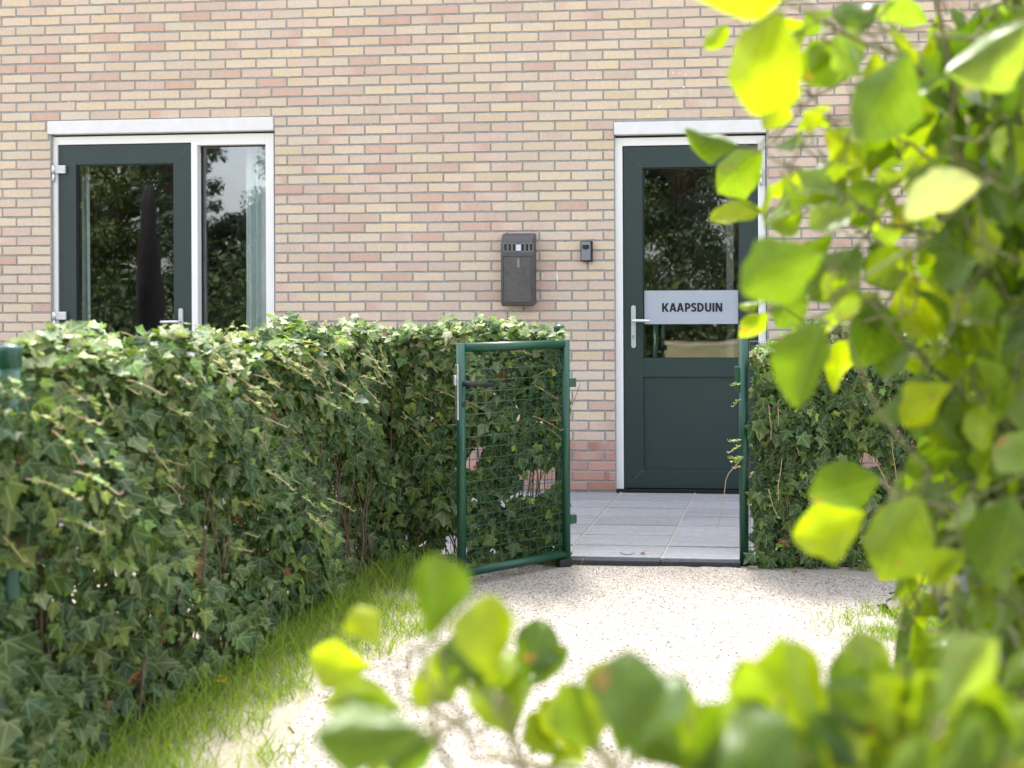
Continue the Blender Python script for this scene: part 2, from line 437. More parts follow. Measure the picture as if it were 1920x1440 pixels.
def shrub_template(fold, curl, roll, notch, seed=0, wide=0.36, pw=1.1):
    r = random.Random(seed)
    nv, nu = 14, 4; pts = []; V = []
    for i in range(nv + 1):
        v = i / nv
        w = wide * (math.sin(math.pi * min(1, v ** pw)) ** (0.75 if pw < 1.3 else 0.85)) * (1 + .05 * math.sin(v * 17 + seed) + .03 * math.sin(v * 29 + seed * 3)) if 0 < v < 1 else 0.0
        if v == 1: w = 0.03
        if v == 0: w = 0.015
        for j in range(-nu // 2, nu // 2 + 1):
            u = j / (nu / 2) * w
            vv = v - (notch * (1 - abs(j) / (nu / 2)) if i == nv else 0)
            pts.append((u, vv))
            z = fold * abs(u) - curl * (v - 0.3) ** 2 + roll * u * v + 0.06 * math.sin(v * 9 + seed * 2 + (2.2 if j > 0 else 0)) * abs(u) / wide + r.uniform(-.008, .008)
            V.append((u, vv, z))
    T = []; k = nu + 1
    for i in range(nv):
        for j in range(nu):
            a = i * k + j; T += [(a, a + 1, a + k + 1), (a, a + k + 1, a + k)]
    return np.array(V), np.array(T), np.array(pts)
SHRUB_T = [shrub_template(f, c, ro, nt_, i, w) for i, (f, c, ro, nt_, w) in enumerate([(0.5, 0.3, 0.3, 0.03, .36), (0.9, 0.2, -0.3, 0.02, .34), (-0.45, 0.5, 0.4, 0.0, .38), (0.3, 0.7, 0.3, 0.04, .40), (1.2, 0.1, 0.4, 0.0, .33), (0.6, -0.3, -0.5, 0.03, .37)])]

SHRUB_W = [shrub_template(f, c, ro, nt_, 20 + i, w, 1.55) for i, (f, c, ro, nt_, w) in enumerate([(0.7, 0.3, 0.3, 0.05, .33), (1.0, 0.2, -0.4, 0.05, .32), (-0.6, 0.5, 0.5, 0.03, .35), (0.5, 0.5, 0.4, 0.06, .37), (1.2, 0.1, 0.5, 0.02, .31), (0.8, -0.3, -0.6, 0.05, .34)])]
def frames(n, t):
    """orthonormal leaf frames: z = n, y = t projected"""
    n = n / np.linalg.norm(n, axis=1, keepdims=True)
    t = t - n * np.sum(n * t, axis=1, keepdims=True)
    t = t / (np.linalg.norm(t, axis=1, keepdims=True) + 1e-9)
    x = np.cross(t, n)
    return x, t, n
def scatter_mesh(name, templates, idx, pos, nrm, tip, size, tint, width=None):
    x, y, z = frames(nrm, tip)
    VV, TT, CC, UU = [], [], [], []; off = 0
    for k, (V, T, uv) in enumerate(templates):
        s = np.where(idx == k)[0]
        if not len(s): continue
        sc = size[s][:, None, None]; wd = (width[s] if width is not None else np.ones(len(s)))[:, None, None]
        P = pos[s][:, None, :] + sc * (V[None, :, 0:1] * wd * x[s][:, None, :] + V[None, :, 1:2] * y[s][:, None, :] + V[None, :, 2:3] * z[s][:, None, :])
        VV.append(P.reshape(-1, 3)); nv = len(V)
        TT.append((T[None] + (off + np.arange(len(s)) * nv)[:, None, None]).reshape(-1, 3)); off += nv * len(s)
        CC.append(np.repeat(tint[s], nv, axis=0)); UU.append(np.tile(uv, (len(s), 1)))
    return raw_mesh(name, np.concatenate(VV), np.concatenate(TT), np.concatenate(CC), np.concatenate(UU))
_leaf_cache = {}
def leaf_object(name, parent, kind, templates, k, pos, nrm, tip, size, tint, mat):
    """one leaf as an object of its own; alike leaves share mesh data (tints are quantised)"""
    q = tuple(np.round(np.asarray(tint) * 25) / 25) if kind == 'ivy' else tuple(np.round(np.asarray(tint), 3))
    key = (kind, k, q)
    if key not in _leaf_cache:
        V, T, uv = templates[k]
        q2 = np.maximum(np.asarray(q if kind != 'ivy' else tint), 0.01)
        me = raw_mesh(name, V, T, np.tile(q2, (len(V), 1)), uv); me.materials.append(mat); _leaf_cache[key] = me
    x, y, z = frames(np.asarray(nrm, float)[None], np.asarray(tip, float)[None])
    Mx = Matrix((( x[0][0] * size, y[0][0] * size, z[0][0] * size, pos[0]), (x[0][1] * size, y[0][1] * size, z[0][1] * size, pos[1]), (x[0][2] * size, y[0][2] * size, z[0][2] * size, pos[2]), (0, 0, 0, 1)))
    o = bpy.data.objects.new(name, _leaf_cache[key]); col.objects.link(o)
    o.parent = parent; o.matrix_parent_inverse = Matrix.Translation(-Vector(parent.location)); o.matrix_basis = Mx
    return o

# ================================================================== THE SETTING
GZ = -0.022
def jitter_poly(pts, step=0.06, amp=0.025, seed=1):
    r = random.Random(seed); out = []
    for a, b2 in zip(pts, pts[1:] + pts[:1]):
        a = Vector(a); b2 = Vector(b2); n = max(1, int((b2 - a).length / step)); n = min(n, 60)
        for i in range(n):
            q = a.lerp(b2, i / n); out.append((q.x + r.uniform(-amp, amp), q.y + r.uniform(-amp, amp)))
    return out
def sheet(name, poly, z, mat):
    bm = bmesh.new(); vs_ = [bm.verts.new((x, y, z)) for x, y in poly]; bm.faces.new(vs_)
    bmesh.ops.triangulate(bm, faces=bm.faces[:]); me = bpy.data.meshes.new(name); bm.to_mesh(me); bm.free()
    if me.polygons and me.polygons[0].normal.z < 0: me.flip_normals()
    o = link(name, me, None, mat); o["kind"] = "structure"; return o

g = sheet("ground", [(-300, -300), (300, -300), (300, 300), (-300, 300)], GZ - 0.008, M_GROUND)
tag(g, "sandy soil ground with patches of thin grass")
left_edge = [tuple(G(x, y, GZ)[:2]) for x, y in [(900, 1062), (868, 1092), (830, 1130), (800, 1185), (720, 1235), (640, 1265), (575, 1320), (530, 1390), (500, 1460)]]
right_edge = [tuple(G(x, y, GZ)[:2]) for x, y in [(1930, 1560), (1850, 1390), (1775, 1260), (1710, 1190), (1645, 1135), (1695, 1095), (1600, 1078), (1385, 1064)]]
gravel_poly = left_edge + [(-1.55, -5.2), (-1.7, -7.0), (-2.0, -10.0), (2.6, -10.0), (1.6, -7.0), (1.1, -5.6)] + right_edge
gp = sheet("gravel_path", jitter_poly(gravel_poly, 0.05, 0.022), GZ, M_GRAVEL)
tag(gp, "pale shell gravel path leading to the gate opening")
sheet("lawn", [(-45, -32), (40, -32), (40, -10.3), (-45, -10.3)], GZ - 0.004, M_LAWN)
arc = [(-40 + i * 2, -24.3 + 0.004 * (-40 + i * 2 + 6) ** 2 * 0.12) for i in range(41)]
sheet("path", arc + [(x, y - 1.6) for x, y in reversed(arc)], GZ, M_GRAVEL)

# terrace of concrete tiles
TX0, TX1, TROW = -1.15 - 0.497 * 13, -1.15 + 0.497 * 3, 0.255
NROW, TY0 = 7, -0.045
TYF = TY0 - NROW * TROW
terr = box("terrace", TX0, TX1, TYF, 0.12, GZ - 0.05, -0.024, M_KERB, None, 0)
tag(terr, "terrace of grey tiles in front of the brick house", kind="structure")
tile_meshes = []
for k in range(8):
    mb = MB().box(-0.497 / 2 + 0.005, 0.497 / 2 - 0.005, -TROW / 2 + 0.005, TROW / 2 - 0.005, -0.03, 0.0, 0.004)
    me = mb.mesh("tile"); me.materials.append(M_TILE); tile_meshes.append(me)
for i in range(16):
    for j in range(NROW):
        o = bpy.data.objects.new("tile", random.choice(tile_meshes)); col.objects.link(o); o.parent = terr
        o.location = (TX0 + 0.497 * (i + 0.5), TY0 - TROW * (j + 0.5), random.uniform(-0.0015, 0.0015))
        o.rotation_euler = (random.uniform(-.002, .002), random.uniform(-.002, .002), random.uniform(-.002, .002))
for i in range(1, 16):
    box("joint_sand", TX0 + .497 * i - .0046, TX0 + .497 * i + .0046, TYF + .002, -.003, -.028, -0.0035, M_SAND, terr, 0)
kerb = empty("kerb", (TX0, TYF, GZ), "dark concrete edging strip between grey terrace tiles and gravel", "kerb")
kx = TX0
KX1 = float(G(1390, 1057, GZ)[0])
while kx < KX1 - 0.05:
    box("kerb_stone", kx + 0.002, min(kx + 0.994, KX1) - 0.002, TYF - 0.052, TYF - 0.002, GZ - 0.1, -0.004 + random.uniform(-.002, .001), M_KERB, kerb, 0.006)
    kx += 0.994

# ================================================================== HOUSE
HX0, HX1, HTOP, HDEEP = -9.0, 5.0, 3.66, 8.0
house = empty("house", (0, 0, 0), "house wall of beige and pink bricks with dark green doors", "house")
COURSE, BL = 2.505 / 37, 0.2215
JX = 0.0125; JZ = 0.0130
FR_Y = 0.030                       # front of the white frames, behind the brick face
ox0, ox1 = WX(96, 0.0), WX(515.5, 0.0)       # garden door opening
dx0, dx1 = WX(1153, 0.0), WX(1438, 0.0)      # entrance opening
wlz1 = WZ(300, 223); wlz0 = WZ(300, 249.2)     # window lintel
dlz1 = WZ(1200, 228.3); dlz0 = WZ(1200, 253.3) # door lintel
wl0, wl1 = WX(92), WX(514.5)
dl0, dl1 = WX(1153), WX(1438)
print("openings", ox0, ox1, dx0, dx1, wlz0, wlz1, dlz0, dlz1, COURSE)
openings = [(ox0, ox1, -1, wlz0 + 0.001), (dx0, dx1, -1, dlz0 + 0.001), (wl0, wl1, wlz0, wlz1), (dl0, dl1, dlz0, dlz1)]

# wall core (mortar), butted around the openings
wall = MB()
def core(x0, x1, z0, z1): wall.box(x0, x1, 0.006, 0.24, z0, z1)
core(HX0, ox0, GZ, wlz0); core(ox1, dx0, GZ, wlz0); core(dx1, HX1, GZ, wlz0)
core(HX0, HX1, wlz1, HTOP)
core(HX0, wl0, wlz0, wlz1); core(wl1, dx0, wlz0, wlz1) ; core(dx1, HX1, wlz0, wlz1)
core(dx0, dx1, dlz1, wlz1)
if dlz0 > wlz0: pass
wall_o = wall.build("wall", M_MORTAR, house)
M_SIDE = M_MORTAR
# remaining shell of the house
shell = MB()
shell.box(HX0, HX0 + 0.24, 0.2405, HDEEP, GZ, HTOP); shell.box(HX1 - 0.24, HX1, 0.2405, HDEEP, GZ, HTOP); shell.box(HX0, HX1, HDEEP + .001, HDEEP + 0.24, GZ, HTOP)
shell.build("side_walls", M_MORTAR, house)
box("roof", HX0 - 0.06, HX1 + 0.06, -0.06, HDEEP + 0.3, HTOP + 0.002, HTOP + 0.12, M_PLINTH, house, 0)
room = MB(); room.box(HX0 + 0.25, HX1 - 0.25, 0.245, HDEEP - 0.01, GZ, 0.01); room.build("room_floor", M_INTFLOOR, house)
room = MB(); room.box(HX0 + 0.25, HX1 - 0.25, 0.245, HDEEP - 0.01, 2.62, 2.70); room.box(HX0 + .25, HX1 - .25, 4.2, 4.3, 0.012, 2.615); room.box(-2.6, -2.5, 0.25, 4.19, 0.012, 2.615); room.box(-0.45, -0.40, 0.25, 4.19, 0.012, 2.615)
room.build("room_walls", M_INT, house)

# bricks
def brick_mesh(ln, pal, r):
    h, dp, ch = COURSE - JZ, 0.028, 0.0022
    xs = [-ln / 2 + ch, -ln / 2 + ln * r.uniform(0.2, 0.4), 0, ln / 2 - ln * r.uniform(0.2, 0.4), ln / 2 - ch]
    h2 = h / 2 - ch; V = []
    jz = [r.uniform(-.0016, .0016) for _ in range(5)]; jb = [r.uniform(-.0016, .0016) for _ in range(5)]
    for x, a in zip(xs, jb): V.append((x, 0, -h2 + a))
    for x, a in zip(xs, jz): V.append((x, 0, h2 + a))
    xo = list(xs); xo[0] -= ch; xo[4] += ch
    for x, a in zip(xo, jb): V.append((x, ch * 1.3, -h2 - ch + a))
    for x, a in zip(xo, jz): V.append((x, ch * 1.3, h2 + ch + a))
    for x in (xo[0], xo[4]):
        for z in (-h / 2, h / 2): V.append((x, dp, z))
    T = []
    def q(a, b2, c, d): T.extend([(a, b2, c), (a, c, d)])
    for i in range(4):
        q(i, i + 1, i + 6, i + 5); q(10 + i, 11 + i, i + 1, i); q(i + 5, i + 6, 16 + i, 15 + i)
    q(10, 0, 5, 15); q(4, 14, 19, 9)
    # sides back to the mortar
    T.extend([(20, 10, 15), (20, 15, 21), (14, 22, 23), (14, 23, 19)])
    for i in range(4): T.append((20 if i < 2 else 22, 11 + i, 10 + i)); T.append((21 if i < 2 else 23, 15 + i, 16 + i))
    T.append((20, 22, 12)); T.append((23, 21, 17))
    c0, c1 = pal
    kind = r.random()
    if kind < 0.58: w = [0] * 5
    elif kind < 0.72: w = [1, 1, 0.15, 0, 0]
    elif kind < 0.84: w = [0, 0, 0.3, 1, 1]
    elif kind < 0.92: w = [0.2, 1, 1, 0.9, 0.1]
    else: w = [1, .8, 1, .9, 1]
    tint = np.zeros((24, 3))
    for i in range(20): tint[i] = np.array(c0) * (1 - w[i % 5]) + np.array(c1) * w[i % 5]
    tint[20:] = c0
    return np.array(V), np.array(T), tint
PAL = {
    'up': [((.70, .58, .445), (.665, .505, .425)), ((.70, .58, .435), (.675, .54, .43)), ((.685, .565, .46), (.64, .46, .385)), ((.68, .54, .45), (.63, .45, .38)), ((.69, .595, .49), (.665, .525, .445)), ((.695, .57, .44), (.64, .47, .39)), ((.67, .525, .445), (.66, .525, .435)), ((.71, .58, .415), (.70, .585, .445)), ((.69, .57, .45), (.62, .425, .355)), ((.69, .58, .465), (.69, .58, .465)), ((.70, .58, .445), (.69, .56, .445)), ((.675, .53, .445), (.65, .49, .41))],
    'low': [((.52, .30, .25), (.46, .24, .20)), ((.55, .33, .27), (.48, .26, .21)), ((.48, .26, .22), (.53, .35, .29)), ((.52, .32, .28), (.44, .22, .18))],
}
VAR = {}
br = random.Random(3)
for kind in PAL:
    lst = []
    for k in range(44 if kind == 'up' else 14):
        pal = br.choice(PAL[kind]); s = br.uniform(0.93, 1.05)
        pal = tuple(tuple(c * s for c in p) for p in pal)
        V, T, tint = brick_mesh(BL - JX, pal, br)
        me = raw_mesh("brick", V, T, tint, None, smooth=False); me.materials.append(M_BRICK)
        lst.append((V, T, tint, me))
    VAR[kind] = lst
bricks = []          # x0, x1, row
phase = WX(1191.9, 0, 218)
nrows = int(HTOP / COURSE) + 1
for row in range(nrows):
    z0 = row * COURSE
    if z0 + COURSE > HTOP: break
    zc = z0 + COURSE / 2
    sh = 0 if (row - 37) % 2 == 0 else BL / 2
    rowb = []
    k0 = math.floor((HX0 - phase - sh) / BL)
    x = phase + sh + k0 * BL + br.uniform(-0.004, 0.004)
    while x < HX1:
        seg = [(x + JX / 2, x + BL - JX / 2)]
        for a, b2, c, d in openings:
            if not (c - 0.02 < zc < d + 0.012): continue
            ns = []
            for p, q in seg:
                if q <= a - 0.004 or p >= b2 + 0.004: ns.append((p, q)); continue
                if p < a - 0.004: ns.append((p, a - 0.004))
                if q > b2 + 0.004: ns.append((b2 + 0.004, q))
            seg = ns
        for p, q in seg:
            p = max(p, HX0 + 0.001); q = min(q, HX1 - .001)
            if q - p > 0.012: rowb.append([p, q])
        x += BL
    # slivers at an opening are taken up by the brick next to them
    full = [b2 for b2 in rowb if b2[1] - b2[0] > 0.055]
    for p, q in [b2 for b2 in rowb if b2[1] - b2[0] <= 0.055]:
        for b2 in full:
            if abs(b2[1] - p) < 0.02: b2[1] = q; break
            if abs(b2[0] - q) < 0.02: b2[0] = p; break
    bricks += [(b2[0], b2[1], row) for b2 in full]
def in_view_score(b2):
    px, py, d = PIX(((b2[0] + b2[1]) / 2, 0, (b2[2] + .5) * COURSE))
    if b2[1] - b2[0] < BL - JX - 0.003: return -1
    if not (525 < px < 1150 and -6 < py < 640): return -1
    return px
order = sorted(range(len(bricks)), key=lambda i: -in_view_score(bricks[i]))
single = set(order[:300])
AV, ATr, AC = [], [], []; off = 0
for i, (p, q, row) in enumerate(bricks):
    kind = 'low' if row < 5 else 'up'
    V, T, tint, me = br.choice(VAR[kind])
    sx = (q - p) / (BL - JX); yoff = br.uniform(-0.0016, 0.0016); zz = row * COURSE + COURSE / 2 + br.uniform(-.0012, .0012); rot = br.uniform(-.004, .004)
    if br.random() < 0.5 and i not in single: pass
    if i in single:
        o = bpy.data.objects.new("brick", me); col.objects.link(o); o.parent = wall_o
        o.location = ((p + q) / 2, yoff, zz); o.rotation_euler = (0, rot, 0); o.scale = (sx, 1, 1)
    else:
        Vt = V.copy(); Vt[:, 0] *= sx; Vt[:, 2] -= rot * Vt[:, 0]
        Vt += np.array([(p + q) / 2, yoff, zz])
        AV.append(Vt); ATr.append(T + off); AC.append(tint); off += len(V)
me = raw_mesh("bricks", np.concatenate(AV), np.concatenate(ATr), np.concatenate(AC), None, smooth=False)
o = link("bricks", me, wall_o, M_BRICK); o["kind"] = "stuff"
print("bricks", len(bricks))
# paint flecks on the wall
fl = MB()
fr = random.Random(5)
def fleck(px, py, w=0.012, h=0.006, a=0.0):
    c = W(px, py, -0.0035); n = 7
    ring = []
    for k in range(n):
        t = 2 * math.pi * k / n; rr = fr.uniform(.7, 1.2)
        x, z = math.cos(t) * w * rr / 2, math.sin(t) * h * rr / 2
        ring.append((c[0] + x * math.cos(a) - z * math.sin(a), c[1], c[2] + x * math.sin(a) + z * math.cos(a)))
    fl.add(ring, [tuple(range(n))])
for px, py, w, h, a in [(1082, 149, .03, .004, 0), (1119, 147, .03, .004, .1), (1262, 137, .008, .012, 0), (1274, 137, .006, .012, 0), (1286, 139, .008, .012, .4), (1266, 177, .07, .003, -.2), (1277, 172, .03, .003, 1.1), (1282, 163, .016, .016, 0), (1236, 201, .02, .012, .4), (1216, 217, .02, .008, .5), (1254, 188, .008, .01, 0), (1045, 520, .01, .07, .05), (1018, 516, .006, .03, -.5), (129, 191, .008, .018, 0), (587, 243, .01, .008, 0), (694, 233, .008, .008, 0)]:
    fleck(px, py, w, h, a)
fl.build("paint_flecks", M_PAINT, house)

# lintels
box("lintel", wl0 + .001, wl1 - .001, -0.012, 0.2, wlz0 + 0.004, wlz1 - 0.002, M_LINTEL, house, 0.004)
box("lintel", dl0 + .001, dl1 - .001, -0.012, 0.2, dlz0 + 0.004, dlz1 - 0.002, M_LINTEL, house, 0.004)

def frame_piece(parent, name, x0, x1, z0, z1, y0=FR_Y, y1=0.13, mat=M_WHITE, ch=0.003):
    return box(name, x0, x1, y0, y1, z0, z1, mat, parent, ch)
def mitre_ring(name, xo0, xo1, zo0, zo1, xi0, xi1, zi0, zi1, y0, y1, mat, parent, which=("stile", "stile", "rail", "rail")):
    """four mitred members of a door leaf"""
    yi = y0 + 0.006
    def member(a, b2, c, d, nm):   # a,b outer corners ; c,d inner corners (x,z) in order a-b-c-d
        V = [(p[0], y0, p[1]) for p in (a, b2, c, d)] + [(p[0], y1, p[1]) for p in (a, b2, c, d)]
        m = MB().add(V, [(0, 1, 2, 3), (7, 6, 5, 4), (0, 4, 5, 1), (1, 5, 6, 2), (2, 6, 7, 3), (3, 7, 4, 0)])
        o = m.build(nm, mat, parent)
        bv = o.modifiers.new("edge", 'BEVEL'); bv.width = 0.0012; bv.segments = 2; bv.limit_method = 'ANGLE'
        return o
    g = 0.0007
    member((xo0, zo0), (xi0, zi0), (xi0, zi1), (xo0, zo1), which[0])
    member((xo1, zo1), (xi1, zi1), (xi1, zi0), (xo1, zo0), which[1])
    member((xo0 + g, zo1), (xi0 + g, zi1), (xi1 - g, zi1), (xo1 - g, zo1), which[2])
    member((xo1 - g, zo0), (xi1 - g, zi0), (xi0 + g, zi0), (xo0 + g, zo0), which[3])
    # worn bright mitre lines
    mm = MB()
    for (ax, az), (bx, bz) in (((xo0, zo1), (xi0, zi1)), ((xo1, zo1), (xi1, zi1)), ((xo0, zo0), (xi0, zi0))):
        ax, az = ax + (bx - ax) * .12, az + (bz - az) * .12
        mm.tube([(ax, y0 - .0002, az), (bx, y0 - .0002, bz)], 0.0009, 4)
    mm.build("mitre_joint", M_DOORLINE, parent)
def handle(parent, x, zc, ztop, zbot, y, direction):
    pl = MB(); n = 10; w = 0.0155; V = []
    for k in range(n + 1): V.append((x + w * math.cos(math.pi * k / n), y - 0.010, ztop - w + w * math.sin(math.pi * k / n)))
    for k in range(n + 1): V.append((x + w * math.cos(math.pi + math.pi * k / n), y - 0.010, zbot + w + w * math.sin(math.pi + math.pi * k / n)))
    m = len(V); V2 = V + [(a, y + 0.002, c) for a, b2, c in V]
    pl.add(V2, [tuple(reversed(range(m)))] + [(i, (i + 1) % m, m + (i + 1) % m, m + i) for i in range(m)])
    pl.build("handle_plate", M_METAL, parent)
    lv = MB(); d = direction
    lv.tube([(x, y - 0.008, zc), (x, y - 0.045, zc), (x + d * .008, y - 0.054, zc), (x + d * 0.03, y - 0.056, zc), (x + d * 0.118, y - 0.056, zc - 0.001)], [0.010, .010, .0105, .0105, .0105], 12)
    lv.build("handle", M_METAL, parent)
    cy = MB(); cy.tube([(x, y - 0.016, zbot + 0.08), (x, y - 0.008, zbot + 0.08)], 0.0085, 12); cy.box(x - .004, x + .004, y - .015, y - .009, zbot + .057, zbot + .078)
    cy.build("lock_cylinder", M_STEEL, parent)
def hinge(parent, xe, z, y, d, w=0.085):
    m = MB(); m.box(min(xe, xe + d * w), max(xe, xe + d * w), y - 0.012, y + 0.004, z - 0.028, z + 0.028, 0.004)
    m.tube([(xe, y - 0.014, z - 0.028), (xe, y - 0.014, z + 0.028)], 0.012, 12); m.tube([(xe, y - 0.014, z - 0.085), (xe, y - 0.014, z - 0.031)], 0.010, 12)
    m.build("hinge", M_METAL, parent)
def pane(parent, x0, x1, z0, z1, y, name="glass_pane"):
    return MB().box(x0, x1, y, y + 0.006, z0, z1).build(name, M_GLASS, parent)

# --- entrance door
ent = empty("entrance_door_marker", (0, 0, 0), "", "", None)
bpy.data.objects.remove(ent)
LY = 0.040                       # front of the door leaf
ztop = dlz0 - 0.012
door = MB()                      # the frame is the door's own mesh
ix0, ix1 = WX(1168, FR_Y), WX(1422, FR_Y); iz1 = WZ(1200, 273, FR_Y)
fx0, fx1 = WX(1154.3, FR_Y), WX(1436.6, FR_Y)
door.box(fx0, ix0, FR_Y, 0.13, 0.012, ztop, 0.003); door.box(ix1, fx1, FR_Y, 0.13, 0.012, ztop, 0.003); door.box(ix0 + .0005, ix1 - .0005, FR_Y, 0.13, iz1, ztop, 0.003)
ed = door.build("entrance_door", M_WHITE, house)
tag(ed, "front door in a white frame, glazed above a dark green panel")
box("seal", dx0 + 0.001, dx1 - 0.001, 0.05, 0.14, ztop + 0.001, dlz0 + 0.003, M_BLACK, ed, 0)
box("seal", dx0 + 0.0005, fx0 - 0.0005, 0.045, 0.14, 0.0, ztop, M_BLACK, ed, 0)
box("seal", fx1 + 0.0005, dx1 - 0.0005, 0.045, 0.14, 0.0, ztop, M_BLACK, ed, 0)
box("threshold", fx0 + .001, fx1 - .001, 0.020, 0.16, -0.02, 0.0115, M_BLACK, ed, 0.002)
lx0, lx1 = ix0 + 0.006, ix1 - 0.006
lz0, lz1 = 0.018, iz1 - 0.005
gx0, gx1 = WX(1205.5, LY), WX(1386.5, LY)
gz1 = WZ(1300, 313, LY); gz0 = WZ(1300, 672.5, LY)
pz1 = WZ(1300, 707, LY); pz0 = WZ(1300, 881.5, LY)
mitre_ring("leaf", lx0, lx1, lz0, lz1, gx0, gx1, pz0, gz1, LY, 0.105, M_DOOR, ed)
box("mid_rail", gx0 + .0005, gx1 - .0005, LY + 0.001, 0.10, pz1, gz0, M_DOOR, ed, 0.003)
box("panel", gx0 + .0005, gx1 - .0005, LY + 0.014, 0.09, pz0 + .0005, pz1 - .0005, M_DOOR, ed, 0)
gl = MB()   # glazing beads
for a, b2, c, d in ((gx0 + .0005, gx0 + .008, gz0 + .0005, gz1 - .0005), (gx1 - .008, gx1 - .0005, gz0 + .0005, gz1 - .0005), (gx0 + .0085, gx1 - .0085, gz1 - .008, gz1 - .0005), (gx0 + .0085, gx1 - .0085, gz0 + .0005, gz0 + .006)):
    gl.box(a, b2, LY + 0.010, LY + 0.032, c, d)
gl.build("glazing_bead", M_BLACK, ed)
pane(ed, gx0 + .002, gx1 - .002, gz0 + .002, gz1 - .002, LY + 0.020)
sg0, sg1 = WX(1206, LY + .018), WX(1386, LY + .018)
sz1, sz0 = WZ(1300, 544.5, LY + .018), WZ(1300, 607.5, LY + .018)
sign = box("name_sign", sg0, sg1, LY + 0.0165, LY + 0.0195, sz0, sz1, M_SIGN, ed, 0)
sign["label"] = "grey strip with bold black lettering on the door glass"
T_ = 0.205                       # stroke width of the bold capitals, cap height 1
def glyph(ch):
    q = []; t = T_
    def par(x0, z0, x1, z1, w): q.append([(x0, z0), (x0 + w, z0), (x1 + w, z1), (x1, z1)])
    def rect(x0, z0, x1, z1): q.append([(x0, z0), (x1, z0), (x1, z1), (x0, z1)])
    def stroke(pts):
        for (ax, az), (bx, bz) in zip(pts, pts[1:]):
            d = math.hypot(bx - ax, bz - az) + 1e-9; nx, nz = -(bz - az) / d * t / 2, (bx - ax) / d * t / 2; ex, ez = (bx - ax) / d * .02, (bz - az) / d * .02
            q.append([(ax - nx - ex, az - nz - ez), (bx - nx + ex, bz - nz + ez), (bx + nx + ex, bz + nz + ez), (ax + nx - ex, az + nz - ez)])
    def arc(cx, cz, rx, rz, a0, a1, n=14): return [(cx + rx * math.cos(math.radians(a0 + (a1 - a0) * k / n)), cz + rz * math.sin(math.radians(a0 + (a1 - a0) * k / n))) for k in range(n + 1)]
    if ch == 'K': rect(0, 0, t, 1); par(.13, .42, .44, 1, .25); par(.44, 0, .16, .50, .26); w = .70
    if ch == 'A': par(0, 0, .25, 1, .215); par(.525, 0, .275, 1, .215); rect(.17, .2, .57, .37); w = .74
    if ch == 'P': rect(0, 0, t, 1); stroke([(.1, .9)] + arc(.25, .65, .22, .25, 90, -90) + [(.1, .40)]); w = .57
    if ch == 'S': stroke([(.47, .84)] + arc(.28, .72, .175, .19, 60, 215, 9) + [(.27, .515)] + arc(.26, .29, .185, .20, 50, -110, 10) + [(.04, .17)]); w = .52
    if ch == 'D': rect(0, 0, t, 1); stroke([(.1, .91)] + arc(.22, .5, .34, .41, 90, -90, 18) + [(.1, .09)]); w = .67
    if ch == 'U': rect(0, .32, t, 1); rect(.44, .32, .44 + t, 1); stroke(arc(.3225, .33, .22, .24, 180, 360)); w = .645
    if ch == 'I': rect(0, 0, t, 1); w = t
    if ch == 'N': rect(0, 0, t * .92, 1); rect(.50, 0, .50 + t * .92, 1); par(.44, 0, 0, 1, .24); w = .69
    return q, w
tx0, tx1 = WX(1241.5, LY + .016), WX(1354.5, LY + .016); tz0, tz1 = WZ(1300, 584.5, LY + .016), WZ(1300, 568, LY + .016)
word = "KAAPSDUIN"; gap_ = {"AA": .015, "KA": .03, "AP": .09, "PS": .06}
adv = 0; quads = []
for n_, ch in enumerate(word):
    q, w = glyph(ch); quads += [[(x + adv, z) for x, z in p] for p in q]; adv += w + gap_.get(word[n_:n_ + 2], .105)
adv -= .105
lm = MB(); k = 0
for p in quads:
    yy = LY + 0.0157 - 0.00002 * k; k += 1
    lm.add([(tx0 + x / adv * (tx1 - tx0), yy, tz0 + z * (tz1 - tz0)) for x, z in p], [(0, 1, 2, 3)])
lm.build("lettering", M_TEXT, ed)
handle(ed, WX(1188, LY), WZ(1188, 601, LY), WZ(1188, 572.5, LY), WZ(1188, 652.5, LY), LY, 1)
for py in (328, 602): hinge(ed, WX(1428, FR_Y), WZ(1428, py - 4, FR_Y), FR_Y, -1)

# --- garden door with fixed side window
ztop2 = wlz0 - 0.010
gd = MB()
fx0, fx1 = WX(98.5, FR_Y), WX(514.5, FR_Y)
a0, a1 = WX(108.5, FR_Y), WX(359.5, FR_Y); b0, b1 = WX(371, FR_Y), WX(499, FR_Y)
az1 = WZ(230, 269.5, FR_Y); bz1 = WZ(440, 271, FR_Y)
gd.box(fx0, a0, FR_Y, 0.13, 0.012, ztop2, 0.003); gd.box(a1, b0, FR_Y, 0.13, 0.012, ztop2, 0.003); gd.box(b1, fx1, FR_Y, 0.13, 0.012, ztop2, 0.003)
gd.box(a0 + .0005, a1 - .0005, FR_Y, 0.13, az1, ztop2, 0.003); gd.box(b0 + .0005, b1 - .0005, FR_Y, 0.13, bz1, ztop2, 0.003); gd.box(b0 + .0005, b1 - .0005, FR_Y, 0.13, 0.012, 0.10, 0.003)
gdo = gd.build("garden_door", M_WHITE, house)
tag(gdo, "garden door with a fixed side window in one white frame behind the ivy hedge")
box("seal", ox0 + .001, ox1 - .001, 0.05, 0.14, ztop2 + .001, wlz0 + 0.003, M_BLACK, gdo, 0)
box("seal", ox0 + .0005, fx0 - .0005, 0.045, 0.14, 0.0, ztop2, M_BLACK, gdo, 0)
box("threshold", fx0 + .001, fx1 - .001, 0.020, 0.16, -0.02, 0.0115, M_BLACK, gdo, 0.002)
lx0, lx1 = a0 + 0.006, a1 - 0.004
gx0, gx1 = WX(143.5, LY), WX(326.5, LY); gz1 = WZ(230, 307.5, LY)
